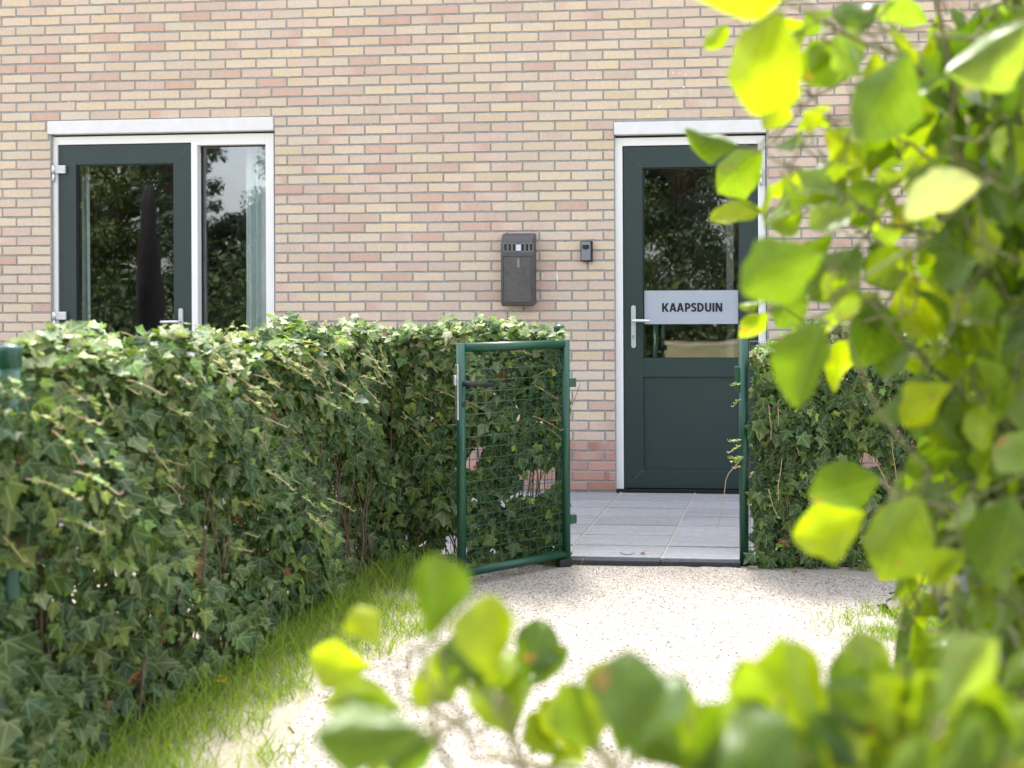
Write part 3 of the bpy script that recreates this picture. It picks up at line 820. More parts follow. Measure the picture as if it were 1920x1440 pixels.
mitre_ring("leaf", lx0, lx1, 0.018, az1 - .005, gx0, gx1, 0.16, gz1, LY, 0.105, M_DOOR, gdo)
gl = MB()
for a, b2, c, d in ((gx0 + .0005, gx0 + .008, .1605, gz1 - .0005), (gx1 - .008, gx1 - .0005, .1605, gz1 - .0005), (gx0 + .0085, gx1 - .0085, gz1 - .008, gz1 - .0005)):
    gl.box(a, b2, LY + 0.010, LY + 0.032, c, d)
gl.build("glazing_bead", M_BLACK, gdo)
pane(gdo, gx0 + .002, gx1 - .002, 0.162, gz1 - .002, LY + 0.020)
gl = MB()
for a, b2, c, d in ((b0 + .001, b0 + .004, .101, bz1 - .001), (b1 - .004, b1 - .001, .101, bz1 - .001), (b0 + .0045, b1 - .0045, bz1 - .004, bz1 - .001)):
    gl.box(a, b2, 0.078, 0.125, c, d)
gl.build("glazing_bead", M_BLACK, gdo)
pane(gdo, b0 + .002, b1 - .002, 0.102, bz1 - .002, 0.088)
handle(gdo, WX(340, LY), WZ(340, 603, LY), WZ(340, 578, LY), WZ(340, 655, LY), LY, -1)
for py in (318, 592): hinge(gdo, WX(104, FR_Y), WZ(104, py, FR_Y), FR_Y, 1)

# curtains
def curtain(x0, x1, lbl, y=0.20, folds=5, amp=0.02):
    n = 60; V = []; rr = random.Random(int(x0 * 100))
    for i in range(n + 1):
        t = i / n; x = x0 + (x1 - x0) * t
        yy = y + amp * math.sin(t * folds * 2 * math.pi) + amp * .5 * math.sin(t * folds * 4.7 + 1)
        V += [(x, yy, 2.55), (x + 0.01 * math.sin(t * 9), yy * 1.0 + .004 * math.sin(t * 31), 1.3), (x - 0.03 * (1 - t) + 0.02 * math.sin(t * 7), yy + .006 * math.sin(t * 23), 0.04)]
    F = []
    for i in range(n):
        for k in range(2): F.append((i * 3 + k, i * 3 + k + 1, i * 3 + k + 4, i * 3 + k + 3))
    m = MB().add(V, F, True); o = m.build("curtain", M_CURTAIN)
    sd = o.modifiers.new("cloth", 'SOLIDIFY'); sd.thickness = 0.003
    tag(o, lbl, "curtain")
curtain(WX(462, .2), WX(515, .2), "pale blue-grey curtain hanging inside the narrow side window pane", folds=4)
curtain(WX(118, .2), WX(168, .2), "strip of pale curtain behind the hinge edge of the garden door glass", folds=3)

# --- cigarette bin on the wall
bx0, bx1, bz0, bz1_ = WX(939, -.09), WX(1000, -.09), WZ(970, 574, -.09), WZ(970, 437, -.05)
binr = empty("cigarette_bin", (bx0, 0, bz0), "dark brown-grey wall ashtray bin with oval slots and recessed panel", "ashtray bin")
prof = [(-0.0015, bz0 + .012), (-.075, bz0), (-.090, bz0 + .012), (-.090, bz1_ - 0.09), (-.086, bz1_ - .06), (-.072, bz1_ - .03), (-.050, bz1_ - .010), (-.025, bz1_), (-0.0015, bz1_)]
m = MB(); n = len(prof); ww = (bx1 - bx0)
V = []
for x, ins in ((bx0, .007), (bx0 + .007, 0), (bx1 - .007, 0), (bx1, .007)):
    cy_, cz_ = -0.04, (bz0 + bz1_) / 2
    V += [(x, y + (ins if y < -.05 else 0), z + (ins if z < cz_ else -ins)) for y, z in prof]
F = []
for s in range(3):
    for i in range(n - 1): F.append((s * n + i, s * n + i + 1, (s + 1) * n + i + 1, (s + 1) * n + i))
F.append(tuple(range(n))[::-1]); F.append(tuple(3 * n + i for i in range(n)))
m.add(V, F, True); bo = m.build("body", M_BOX, binr)
bo.modifiers.new("es", 'EDGE_SPLIT').split_angle = math.radians(40)
px0, px1, pzz0, pzz1 = WX(944.5, -.09), WX(996, -.09), WZ(970, 565.5, -.09), WZ(970, 480.5, -.09)
rimw = MB()
for a, b2, c, d in ((px0 - .006, px0, pzz0 - .006, pzz1 + .006), (px1, px1 + .006, pzz0 - .006, pzz1 + .006), (px0 + .0003, px1 - .0003, pzz0 - .006, pzz0), (px0 + .0003, px1 - .0003, pzz1, pzz1 + .006)):
    rimw.box(a, b2, -0.097, -0.088, c, d, 0.002)
rimw.build("panel_rim", M_BOX, binr)
box("panel", px0 + .001, px1 - .001, -0.0925, -0.089, pzz0 + .001, pzz1 - .001, M_BOXPANEL, binr, 0)
def oval(parent, name, px, py0, py1, wpx, y, mat, th=0.002):
    z1, z0 = WZ(px, py0, y), WZ(px, py1, y); w = (WX(px + wpx / 2, y) - WX(px - wpx / 2, y)) / 2; x = WX(px, y)
    V = []; n = 8
    for k in range(n + 1): V.append((x + w * math.cos(math.pi * k / n), y, z1 - w + w * math.sin(math.pi * k / n)))
    for k in range(n + 1): V.append((x - w * math.cos(math.pi * k / n), y, z0 + w - w * math.sin(math.pi * k / n)))
    q = len(V); V += [(a, y + th, c) for a, b2, c in V]
    return MB().add(V, [tuple(reversed(range(q)))] + [(i, (i + 1) % q, q + (i + 1) % q, q + i) for i in range(q)]).build(name, mat, parent)
for px in (948.3, 956.2, 964.3, 980.5, 988.6, 996.4):
    r_ = oval(binr, "slot", px, 455.5, 472.0, 6.6, -0.0915, M_STEEL, 0.008); oval(binr, "slot_hole", px, 456.2, 471.2, 5.4, -0.0925, M_BLACK, 0.008)
box("sticker", WX(968.3, -.092), WX(977, -.092), -0.0925, -0.088, WZ(972, 470, -.092), WZ(972, 458.5, -.092), M_LABEL, binr, 0)
oval(binr, "slot", 972.3, 484, 502, 4.6, -0.0935, M_SAFEGREY, 0.002)
# --- key safe
kx0, kx1, kz0, kz1 = WX(1088.5, -.045), WX(1111, -.03), WZ(1100, 490, -.045), WZ(1100, 451.5, -.045)
ks = empty("key_safe", (kx0, 0, kz0), "small black key safe with grey cover beside the entrance door", "key safe")
box("casing", kx0, kx1, -0.042, -0.0015, kz0, kz1, M_BLACK, ks, 0.006)
box("cover", WX(1090.5, -.05), WX(1107.5, -.05), -0.050, -0.041, WZ(1100, 488, -.05), WZ(1100, 453, -.05), M_SAFEGREY, ks, 0.003)
cw0, cw1 = WX(1092.8, -.05), WX(1105.2, -.05); cz0, cz1 = WZ(1100, 468, -.05), WZ(1100, 459, -.05)
V = [(cw0, -.0508, cz1), (cw1, -.0508, cz1)] + [(cw1 + (cw0 - cw1) * k / 8, -.0508, cz0 + .006 - .006 * math.sin(math.pi * k / 8)) for k in range(9)]
q = len(V); V += [(a, -.049, c) for a, b2, c in V]
MB().add(V, [tuple(range(q))] + [(i, (i + 1) % q, q + (i + 1) % q, q + i) for i in range(q)]).build("dial_window", M_BLACK, ks)

# ================================================================== FENCES AND GATE
def post(parent, x, y, ztop, rad=0.0235, name="post"):
    p = MB().tube([(x, y, GZ - 0.05), (x, y, ztop - 0.01)], rad, 18).build(name, M_GREEN, parent)
    MB().lathe((x, y, ztop - 0.055), [(rad + .0015, 0), (rad + .0035, .002), (rad + .0035, .046), (rad + .001, .054), (rad * .6, .060), (0.002, .062)], 18).build("post_cap", M_GREEN, p)
    return p
def wire_grid(parent, p0, p1, z0, z1, sx, sz, rad=0.0014, mat=M_WIRE):
    m = MB(); d = Vector(p1) - Vector(p0); ln = d.length; d.normalize()
    k = 0
    while k * sx <= ln:
        q = Vector(p0) + d * (k * sx); m.tube([(q.x, q.y, z0), (q.x, q.y, z1)], rad, 5, False); k += 1
    z = z1
    while z >= z0 - 1e-6:
        m.tube([(p0[0], p0[1], z), (p1[0], p1[1], z)], rad, 5, False); z -= sz
    return m.build("wire_mesh", mat, parent)
# right fence
PR = G(1395.5, 1057, GZ)
rf = empty("wire_fence", (PR[0], PR[1], GZ), "green post and grey wire mesh under the ivy beside the front door", "fence")
pr = post(rf, PR[0], PR[1], WZ(1395, 611, PR[1]))
wire_grid(rf, (PR[0] + .03, PR[1], 0), (PR[0] + 1.05, PR[1], 0), 0.02, WZ(1420, 640, PR[1]), 0.1, 0.2)
post(rf, PR[0] + 1.06, PR[1], 1.10)
st = MB(); zc = WZ(1385, 725, PR[1])
st.box(PR[0] - .045, PR[0] - .022, PR[1] - .02, PR[1] + .02, zc - .02, zc + .10, .003); st.build("latch_keep", M_GREEN, rf)
# left fence: corner run to the gate and long run towards the path
XF = -2.13
PH = G(1049, 1052, GZ)
lf = empty("wire_fence", (PH[0], PH[1], GZ), "green posts and grey wire mesh inside the long ivy hedge", "fence")
post(lf, PH[0], PH[1] + 0.02, WZ(1046, 611, PH[1]), 0.025)
PC = W(737, 900, PH[1])
post(lf, PC[0], PH[1] + .02, 1.14)
def xrow(px, X):     # point on the long fence line seen at pixel column px
    d = ray(px, 700); t = (X - _C[0]) / d[0]; return (_C + t * d)
for px in (17, 322, 560):
    q = xrow(px, XF - 0.02 if px > 100 else -2.03); print("post", px, q); post(lf, q[0], q[1], 1.13 if px > 100 else 1.172, 0.026)
wire_grid(lf, (PC[0], PH[1], 0), (PH[0] - .02, PH[1], 0), 0.02, 1.12, 0.1, 0.2)
wire_grid(lf, (XF, -6.25, 0), (XF, PH[1], 0), 0.02, 1.12, 0.1, 0.2)
# gate leaf
A = Vector(G(1062, 1040, 0.03)); B = Vector(G(866, 1077, 0.03)); A.z = B.z = 0
gdir = (B - A); gw = gdir.length; gdir.normalize(); gn = Vector((-gdir.y, gdir.x, 0))
if gn.y > 0: gn = -gn
zb = 0.035
tA = WZ(1058, 641, A.y); tB = WZ(866, 656, B.y); ztg = (tA + tB) / 2
print("gate", A, B, gw, tA, tB)
gate = empty("garden_gate", (A.x, A.y, GZ), "open green tube-frame garden gate filled with wire mesh", "gate")
GR = 0.021
def gp3(s, z, off=0.0): 
    q = A + gdir * s + gn * off; return (q.x, q.y, z)
MB().tube([gp3(0, zb - GR), gp3(0, ztg + GR)], GR, 16).build("stile", M_GREEN, gate)
fs = MB().tube([gp3(gw, zb - GR), gp3(gw, ztg + GR)], GR, 16).build("stile", M_GREEN, gate)
MB().tube([gp3(GR * .6, ztg), gp3(gw - GR * .6, ztg)], GR, 16).build("top_rail", M_GREEN, gate)
MB().tube([gp3(GR * .6, zb), gp3(gw - GR * .6, zb)], GR, 16).build("bottom_rail", M_GREEN, gate)
wm = MB(); nvw = 14; nhw = 20
for i in range(1, nvw): wm.tube([gp3(gw * i / nvw, zb), gp3(gw * i / nvw, ztg)], 0.0016, 6, False)
for i in range(1, nhw): wm.tube([gp3(0, zb + (ztg - zb) * i / nhw, .003), gp3(gw, zb + (ztg - zb) * i / nhw, .003)], 0.0015, 6, False)
wm.build("wire_mesh", M_GREEN, gate)
# lock on the free stile, facing outwards
def oriented_box(name, s0, s1, o0, o1, z0, z1, mat, parent, ch=.002):
    m = MB().box(s0, s1, o0, o1, z0, z1, ch)
    m.v = [gp3(x, z, y) for x, y, z in m.v]; return m.build(name, mat, parent)
zl1, zl0 = WZ(862, 683, B.y), WZ(862, 787, B.y)
lock = oriented_box("lock_plate", gw + GR - .003, gw + GR + .004, -0.012, 0.012, zl0, zl1, M_STEEL, gate)
oriented_box("latch_bolt", gw + GR + .0042, gw + GR + .016, -.007, .007, WZ(862, 722, B.y), WZ(862, 703, B.y), M_STEEL, lock)
zh = WZ(868, 719, B.y)
MB().tube([gp3(gw - .004, zh, GR * .8), gp3(gw - .004, zh, GR + .03), gp3(gw - .012, zh - .001, GR + .040), gp3(gw - .035, zh - .002, GR + .044), gp3(gw - .125, zh - .010, GR + .044)], [.011, .011, .011, .011, .010], 12).build("handle", M_BLACK, gate)
MB().tube([gp3(gw - .004, WZ(868, 757, B.y), GR - .004), gp3(gw - .004, WZ(868, 757, B.y), GR + .005)], 0.012, 12).build("escutcheon", M_BLACK, gate)
for py in (718, 975):
    zc = WZ(1066, py, A.y); oriented_box("hinge", -0.055, -GR + .004, -0.012, 0.012, zc - .022, zc + .022, M_GREEN, gate)
oriented_box("foot", -0.02, 0.05, -.02, .02, GZ - .004, zb - GR, M_BLACK, gate)
# parasol on the terrace, outside the frame but mirrored in the garden door
ypr = -1.2
s_ = W(262, 480)[0]; xp = s_ * (DIST + abs(ypr)) / DIST
zt = EYE + (W(272, 345)[2] - EYE) * (DIST + abs(ypr)) / DIST
par = empty("parasol", (xp, ypr, 0), "closed parasol in a black cover, mirrored in the garden door glass", "parasol")
m = MB(); prof = []
for i in range(15):
    t = i / 14; prof.append((0.125 - 0.085 * t ** 1.6 + 0.006 * math.sin(i * 2.1), 0.55 + (zt - .57) * t))
prof.append((0.02, zt)); m.lathe((xp, ypr, 0), prof, 20)
for k, v in enumerate(m.v):
    a = math.atan2(v[1] - ypr, v[0] - xp); rr = 1 + 0.10 * math.sin(3 * a + v[2] * 3) + 0.05 * math.sin(7 * a + v[2] * 9)
    m.v[k] = (xp + (v[0] - xp) * rr, ypr + (v[1] - ypr) * rr, v[2])
m.build("cover", M_COVER, par)
MB().tube([(xp, ypr, 0.02), (xp, ypr, 0.6)], 0.024, 12).build("pole", M_STEEL, par)
MB().box(xp - .3, xp + .3, ypr - .3, ypr + .3, 0.002, 0.06, .01).build("base", M_KERB, par)
print("parasol px", PIX((xp, ypr, 1.5)))

# ================================================================== IVY
IVY_DARK = [(.026, .058, .018), (.040, .076, .024), (.058, .102, .030), (.078, .118, .045), (.055, .098, .018), (.125, .160, .070), (.105, .145, .034), (.030, .062, .022)]
IVY_YOUNG = [(.20, .30, .055), (.15, .26, .045), (.28, .34, .07), (.12, .22, .05)]
IVY_PALE = [(.26, .31, .16), (.34, .36, .22), (.20, .27, .10), (.14, .22, .08)]  # dusty tone plus the sun and sky sheen of hedge tops put into the colour
def pick(lst, n): return np.array(lst)[rng.integers(0, len(lst), n)] * rng.uniform(0.85, 1.5, (n, 1))
def vnoise(P, s): return np.array([mnoise.noise(Vector(p) * s) for p in P])
def ivy_field(spec):
    """leaves on one flank of a hedge. returns dict of arrays"""
    return spec
def make_leaves(P, out, up_w, down_jit, size, tint, yawj=0.6):
    n = len(P)
    nrm = out + np.array([0, 0, 1]) * up_w[:, None] + rng.normal(0, yawj, (n, 3)) * np.array([1, 1, .7])
    tip = np.array([0, 0, -1.0]) + rng.normal(0, 1, (n, 3)) * down_jit[:, None] + out * 0.15
    return nrm, tip
def assemble(root, P, nrm, tip, size, tint, n_single=300, frontness=None):
    n = len(P); idx = rng.integers(0, len(IVY_T), n)
    sc = np.array([size[i] / max(0.3, np.linalg.norm(P[i] - _C)) for i in range(n)])
    if frontness is not None: sc = sc * frontness
    inside = np.array([(-20 < PIX(p)[0] < 1940) and (-20 < PIX(p)[1] < 1460) for p in P])
    sc = np.where(inside, sc, 0)
    order = np.argsort(-sc); sing = order[:min(n_single, n)]; rest = order[min(n_single, n):]
    for i in sing:
        leaf_object("leaf", root, 'ivy', IVY_T, int(idx[i]), P[i], nrm[i], tip[i], float(size[i]), tint[i], M_IVY)
    me = scatter_mesh("foliage", IVY_T, idx[rest], P[rest], nrm[rest], tip[rest], size[rest], tint[rest])
    o = link("foliage", me, root, M_IVY); o["kind"] = "stuff"
def stems(root, lines, rad=(0.004, 0.0015), mat=M_STEM, name="stems"):
    m = MB()
    for pts in lines: m.tube(pts, list(np.linspace(rad[0], rad[1], len(pts))), 5, False)
    o = m.build(name, mat, root); o["kind"] = "stuff"; return o
def wobble_line(p0, p1, n, amp, r):
    p0, p1 = Vector(p0), Vector(p1); out = []; d = Vector((0, 0, 0))
    for i in range(n + 1):
        d += Vector((r.uniform(-amp, amp), r.uniform(-amp, amp), r.uniform(-amp, amp) * .4)) ; out.append(p0.lerp(p1, i / n) + d * (0.3 if i == 0 else 1))
    return out
def shoot(root, p, d, ln, r, hook=True):
    """young trailing shoot with a pale hooked tip and small yellow-green leaves"""
    d = Vector(d).normalized(); pts = []; q = Vector(p); side = Vector((r.uniform(-.3, .3), r.uniform(-.3, .3), 0)); nseg = 7; bend = Vector((r.uniform(-.5, .8), r.uniform(-.8, .8), r.uniform(-.9, .7))); ph = r.uniform(0, 6)
    for i in range(nseg + 1):
        pts.append(q.copy()); q = q + (d + Vector((0, 0, -0.05 * i)) + bend * (i - 2) * .12 + side * 0.5 * math.sin(i * 1.3 + ph)) * (ln / nseg)
    if hook:
        e = pts[-1]; pts += [e + d * .008 + Vector((0, 0, .002)), e + d * .013 + Vector((0, 0, .007)), e + d * .012 + Vector((0, 0, .013))]
    sh = MB().tube(pts, list(np.linspace(0.0027, 0.0014, len(pts))), 5).build("shoot", M_SHOOT, root)
    P, NN, TT, SS, CC = [], [], [], [], []
    for i in range(1, nseg + 1):
        if r.random() < 0.68:
            P.append(pts[i]); NN.append((r.uniform(-.6, .6) + .4, r.uniform(-.8, .2), 1.0)); TT.append((d.x + r.uniform(-1, 1), d.y + r.uniform(-1, 1), r.uniform(-.4, .5)))
            SS.append(r.uniform(.014, .030) * (1.15 - .5 * i / nseg)); CC.append(np.array(r.choice(IVY_YOUNG)) * r.uniform(.9, 1.35))
    if P:
        P = np.array([list(a) for a in P]); me = scatter_mesh("young_leaves", IVY_T, rng.integers(0, 6, len(P)), P, np.array(NN), np.array(TT), np.array(SS), np.array(CC))
        link("young_leaves", me, sh, M_IVY)

# --- long hedge on the left (runs towards the camera along x = XF)
hl = empty("ivy_hedge", (XF, -3.2, GZ), "long dense ivy hedge running beside the gravel path towards the house corner", "hedge")
Y0, Y1 = -6.3, -1.80
YPOST = float(xrow(17, -2.03)[1])
def face_x(y, z): return -1.965 - 0.03 * (y + 4.4) / 2.4 + 0.05 * np.sin(y * 5.1 + 1) * np.sin(z * 4 + y) + 0.035 * np.sin(z * 9 + y * 7) - 0.05 * np.clip((z - 1.0) / .2, 0, 1) ** 2
def top_z(y): return 1.118 + 0.025 * np.sin(y * 4.3) + 0.025 * np.sin(y * 11.7 + 2) + 0.015 * np.sin(y * 31) 
nf = 12200
y = rng.uniform(Y0, Y1, nf); z = rng.uniform(GZ + 0.02, 1.16, nf) ; z = np.minimum(z, top_z(y))
depth = np.abs(rng.normal(0, 0.055, nf))
# thin out the lower third so that light shows through
keep = ~((z < 0.68) & (rng.random(nf) < 0.28 + 0.35 * np.sin(y * 6 + z * 8) * np.sin(y * 2.3 + 1))) 
keep &= ~((np.abs(y - YPOST) < .055) & (z > 1.06))
y, z, depth = y[keep], z[keep], depth[keep]; nf = len(y)
P = np.stack([face_x(y, z) - depth, y, z], 1)
out = np.tile([1.0, -0.45, 0], (nf, 1))
size = (0.028 + 0.062 * rng.beta(1.6, 1.9, nf)) * np.where(z > 0.95, 0.85, 1.0)
tint = pick(IVY_DARK, nf); yg = rng.random(nf) < (0.04 + 0.22 * np.clip((z - 0.55) / .6, 0, 1)); tint[yg] = pick(IVY_YOUNG, yg.sum()); size[yg] *= 0.62
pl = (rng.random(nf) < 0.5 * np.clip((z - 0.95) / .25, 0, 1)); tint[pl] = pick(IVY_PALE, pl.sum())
bw = rng.random(nf) < 0.006; tint[bw] = np.array([.19, .095, .04])
nrm, tip = make_leaves(P, out, rng.uniform(0.1, 0.8, nf), np.full(nf, 0.45), size, tint, 0.5)
front = [(P, nrm, tip, size, tint, np.clip(1.2 - depth * 6, 0.2, 1.2))]
nt_ = 4500
y = rng.uniform(Y0, Y1, nt_); x = rng.uniform(-2.36, -1.97, nt_); zt_ = top_z(y) + 0.03 * np.sin(x * 17 + y * 9) - 0.5 * np.maximum(0, np.abs(x + 2.16) - .12) ** 1.2 + rng.normal(0, .018, nt_)
zt_ = np.where((np.abs(y - YPOST) < .07) & (x > -2.12), zt_ - .12, zt_); P = np.stack([x, y, zt_], 1); size = rng.uniform(0.032, 0.068, nt_)
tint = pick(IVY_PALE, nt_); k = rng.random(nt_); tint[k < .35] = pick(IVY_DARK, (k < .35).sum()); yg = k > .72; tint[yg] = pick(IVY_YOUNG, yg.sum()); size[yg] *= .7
nrm = np.stack([rng.normal(.25, .55, nt_), rng.normal(-.35, .55, nt_), np.full(nt_, 0.9)], 1); tip = rng.normal(0, 1, (nt_, 3)) * np.array([1, 1, .35]) + np.array([.4, -.3, -.2])
front.append((P, nrm, tip, size, tint, np.full(nt_, .9)))
nb = 5200                       # back and inside
y = rng.uniform(Y0, Y1, nb); z = rng.uniform(0.05, 1.15, nb); P = np.stack([-2.22 - np.abs(rng.normal(0, .06, nb)), y, z], 1)
size = rng.uniform(.035, .06, nb); tint = pick(IVY_DARK, nb); nrm, tip = make_leaves(P, np.tile([-1.0, 0, 0], (nb, 1)), rng.uniform(.1, .7, nb), np.full(nb, .4), size, tint)
front.append((P, nrm, tip, size, tint, np.full(nb, .3)))
assemble(hl, *[np.concatenate([f[i] for f in front]) for i in range(5)], 300, np.concatenate([f[5] for f in front]))
r = random.Random(11); lines = []
for i in range(290):
    yy = r.uniform(Y0, Y1); xx = r.uniform(-2.16, -2.0); lines.append(wobble_line((xx, yy, GZ), (xx + r.uniform(-.05, .05), yy + r.uniform(-.25, .25), r.uniform(.5, 1.1)), 9, .018, r))
stems(hl, lines)
for i in range(80):
    yy = r.uniform(-4.6, -2.2); zz = r.choice([r.uniform(.75, 1.1), r.uniform(.95, 1.12), r.uniform(.9, 1.12), r.uniform(.4, .95)])
    shoot(hl, (float(face_x(np.array(yy), np.array(zz))) + .008, yy, zz), (0.40 + r.uniform(-.3, .4), 0.75 + r.uniform(-.9, .25), r.uniform(-.75, -.12)), r.uniform(.045, .125), r)
for i in range(80):
    yy = r.uniform(-4.5, -2.0)
    shoot(hl, (r.uniform(-2.3, -2.0), yy, 1.12 + r.uniform(-.01, .03)), (r.uniform(-.3, .5), r.uniform(-.3, .9), r.uniform(0.0, .75)), r.uniform(.04, .12), r, False)

# --- thin ivy on the short fence behind the gate
hg = empty("ivy_screen", (-1.6, PH[1], GZ), "thin ivy screen behind the open gate with terrace showing through gaps", "ivy")
def thin_ivy(root, x0, x1, yf, ztop_f, n, gap_lo, singles, seed, pale=.5, topn=500, endx=None):
    r = random.Random(seed)
    x = rng.uniform(x0, x1, n); z = GZ + 0.03 + rng.random(n) ** 0.88 * 1.14; z = np.minimum(z, ztop_f(x) + rng.normal(0, .012, n))
    g = np.array([mnoise.noise(Vector((a * 5.5, seed * 3.1, b2 * 5.5))) for a, b2 in zip(x, z)])
    keep = g > np.where(z < .72, gap_lo, gap_lo - .22 - .6 * np.clip((z - .8) / .2, 0, 1)); x, z = x[keep], z[keep]; n = len(x)
    dep = np.abs(rng.normal(0, .045, n)); P = np.stack([x, yf - 0.035 + dep + 0.02 * np.sin(x * 13 + z * 7) - .04 * rng.random(n), z], 1)
    size = .030 + .062 * rng.beta(1.6, 1.8, n); tint = pick(IVY_DARK, n)
    yg = rng.random(n) < (.07 + .25 * np.clip((z - .6) / .5, 0, 1)); tint[yg] = pick(IVY_YOUNG, yg.sum()); size[yg] *= .62
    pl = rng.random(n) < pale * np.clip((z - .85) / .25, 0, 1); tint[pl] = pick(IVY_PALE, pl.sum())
    bw = rng.random(n) < .012; tint[bw] = np.array([.20, .10, .045])
    nrm, tip = make_leaves(P, np.tile([0.1, -1.0, 0], (n, 1)), rng.uniform(.1, .7, n), np.full(n, .4), size, tint, .45)
    m = topn; xt = rng.uniform(x0, x1, m); Pt = np.stack([xt, yf + rng.uniform(-.11, .09, m), ztop_f(xt) + rng.normal(0, .022, m)], 1)
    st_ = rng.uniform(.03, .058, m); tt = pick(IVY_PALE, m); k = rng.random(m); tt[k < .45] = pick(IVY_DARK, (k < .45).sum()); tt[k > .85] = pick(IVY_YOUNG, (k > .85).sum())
    nt2 = np.stack([rng.normal(0, .5, m), rng.normal(-.6, .5, m), np.full(m, .85)], 1); tpt = rng.normal(0, 1, (m, 3)) * np.array([1, .8, .4]) + np.array([0, -.5, -.3])
    assemble(root, np.concatenate([P, Pt]), np.concatenate([nrm, nt2]), np.concatenate([tip, tpt]), np.concatenate([size, st_]), np.concatenate([tint, tt]), singles, np.concatenate([np.clip(1.2 - dep * 7, .2, 1.2), np.full(m, 1.0)]))
    lines = []
    for i in range(int((x1 - x0) * 55)):
        xx = r.uniform(x0, x1); lines.append(wobble_line((xx, yf + r.uniform(-.03, .05), GZ), (xx + r.uniform(-.2, .2), yf + r.uniform(-.03, .03), r.uniform(.45, 1.1)), 9, .018, r))
    stems(root, lines)
    return r
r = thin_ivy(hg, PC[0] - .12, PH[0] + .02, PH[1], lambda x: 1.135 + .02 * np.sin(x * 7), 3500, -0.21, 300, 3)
for i in range(22):
    xx = r.uniform(PC[0], PH[0]); zz = r.uniform(.6, 1.15); shoot(hg, (xx, PH[1] - .06, zz), (.7 + r.uniform(-.3, .3), -.2, r.uniform(-.6, .3)), r.uniform(.06, .16), r)
# --- ivy on the right fence
hr = empty("ivy_bush", (PR[0] + .5, PR[1], GZ), "ivy bush climbing the wire fence beside the front door", "ivy")
def rtop(x): return 1.04 + .10 * np.clip((x - PR[0]) / .5, 0, 1) - .45 * np.clip((x - PR[0] - .82) / .25, 0, 1) ** 1.5 + .03 * np.sin(x * 12)
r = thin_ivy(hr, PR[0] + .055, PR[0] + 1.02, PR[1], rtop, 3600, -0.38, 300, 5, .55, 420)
for i in range(26):
    xx = r.uniform(PR[0] + .1, PR[0] + 1.0); zz = r.uniform(.35, 1.0)
    if i % 2: shoot(hr, (xx, PR[1] - .08, zz), (r.uniform(-.3, .6), -.3, -1.0 + r.uniform(-.2, .5)), r.uniform(.06, .22), r)
for i in range(7):
    zz = r.uniform(.35, 1.02); shoot(hr, (PR[0] - .01, PR[1] - .05, zz), (-1, -.2, r.uniform(-.8, .3)), r.uniform(.03, .07), r)
tw = [W(x, y_, PR[1] - .04) for x, y_ in ((1394, 856), (1380, 872), (1366, 888), (1361, 900), (1359, 918), (1353, 960), (1345, 990))]
MB().tube(tw, [.0024, .0022, .002, .0019, .0018, .0015, .0011], 6).build("dangling_stem", M_SHOOT, hr)

# ================================================================== GRASS
def blade_template():
    V = [(-.5, 0, 0), (.5, 0, 0), (-.42, .4, .05), (.42, .4, .05), (-.25, .75, .2), (.25, .75, .2), (0, .95, .42)]
    T = [(0, 1, 3), (0, 3, 2), (2, 3, 5), (2, 5, 4), (4, 5, 6)]
    return np.array(V, float), np.array(T), np.array([(v[0], v[1]) for v in V])
BLADE = [blade_template()]
def inpoly(x, y, poly):
    c = np.zeros(len(x), bool); n = len(poly)
    for i in range(n):
        x1_, y1_ = poly[i]; x2_, y2_ = poly[(i + 1) % n]
        with np.errstate(divide='ignore', invalid='ignore'):
            c ^= ((y1_ > y) != (y2_ > y)) & (x < (x2_ - x1_) * (y - y1_) / (y2_ - y1_ + 1e-12) + x1_)
    return c
def grass(name, label, pts, cols, hmin, hmax, wid=.0035):
    n = len(pts); P = np.stack([pts[:, 0], pts[:, 1], np.full(n, GZ - .006)], 1)
    az = rng.uniform(0, 2 * np.pi, n); nrm = np.stack([np.cos(az), np.sin(az), rng.uniform(-.1, .5, n)], 1)
    tip = np.stack([rng.normal(0, .6, n), rng.normal(0, .6, n), np.ones(n)], 1)
    size = rng.uniform(hmin, hmax, n) * (0.55 + 0.9 * rng.random(n) ** 3)
    tint = np.array(cols)[rng.integers(0, len(cols), n)] * rng.uniform(.75, 1.25, (n, 1))
    me = scatter_mesh(name, BLADE, np.zeros(n, int), P, nrm, tip, size, tint, width=wid / size * rng.uniform(.6, 1.3, n))
    o = link(name, me, None, M_GRASS); tag(o, label, "grass", kind="stuff"); return o
GC = [(.20, .33, .035), (.26, .38, .045), (.16, .28, .03), (.30, .42, .06), (.34, .38, .11)]
N0 = 34000
x = rng.uniform(-2.12, -0.95, N0); y = rng.uniform(-5.2, -1.9, N0)
gpoly = [(a, b2) for a, b2 in left_edge] + [(-1.55, -5.2), (-1.7, -7), (2, -7), (2, -1.5)]
dens = np.array([mnoise.noise(Vector((a * 4.2, b2 * 4.2, 0))) for a, b2 in zip(x, y)])
ing = inpoly(x, y, gpoly)
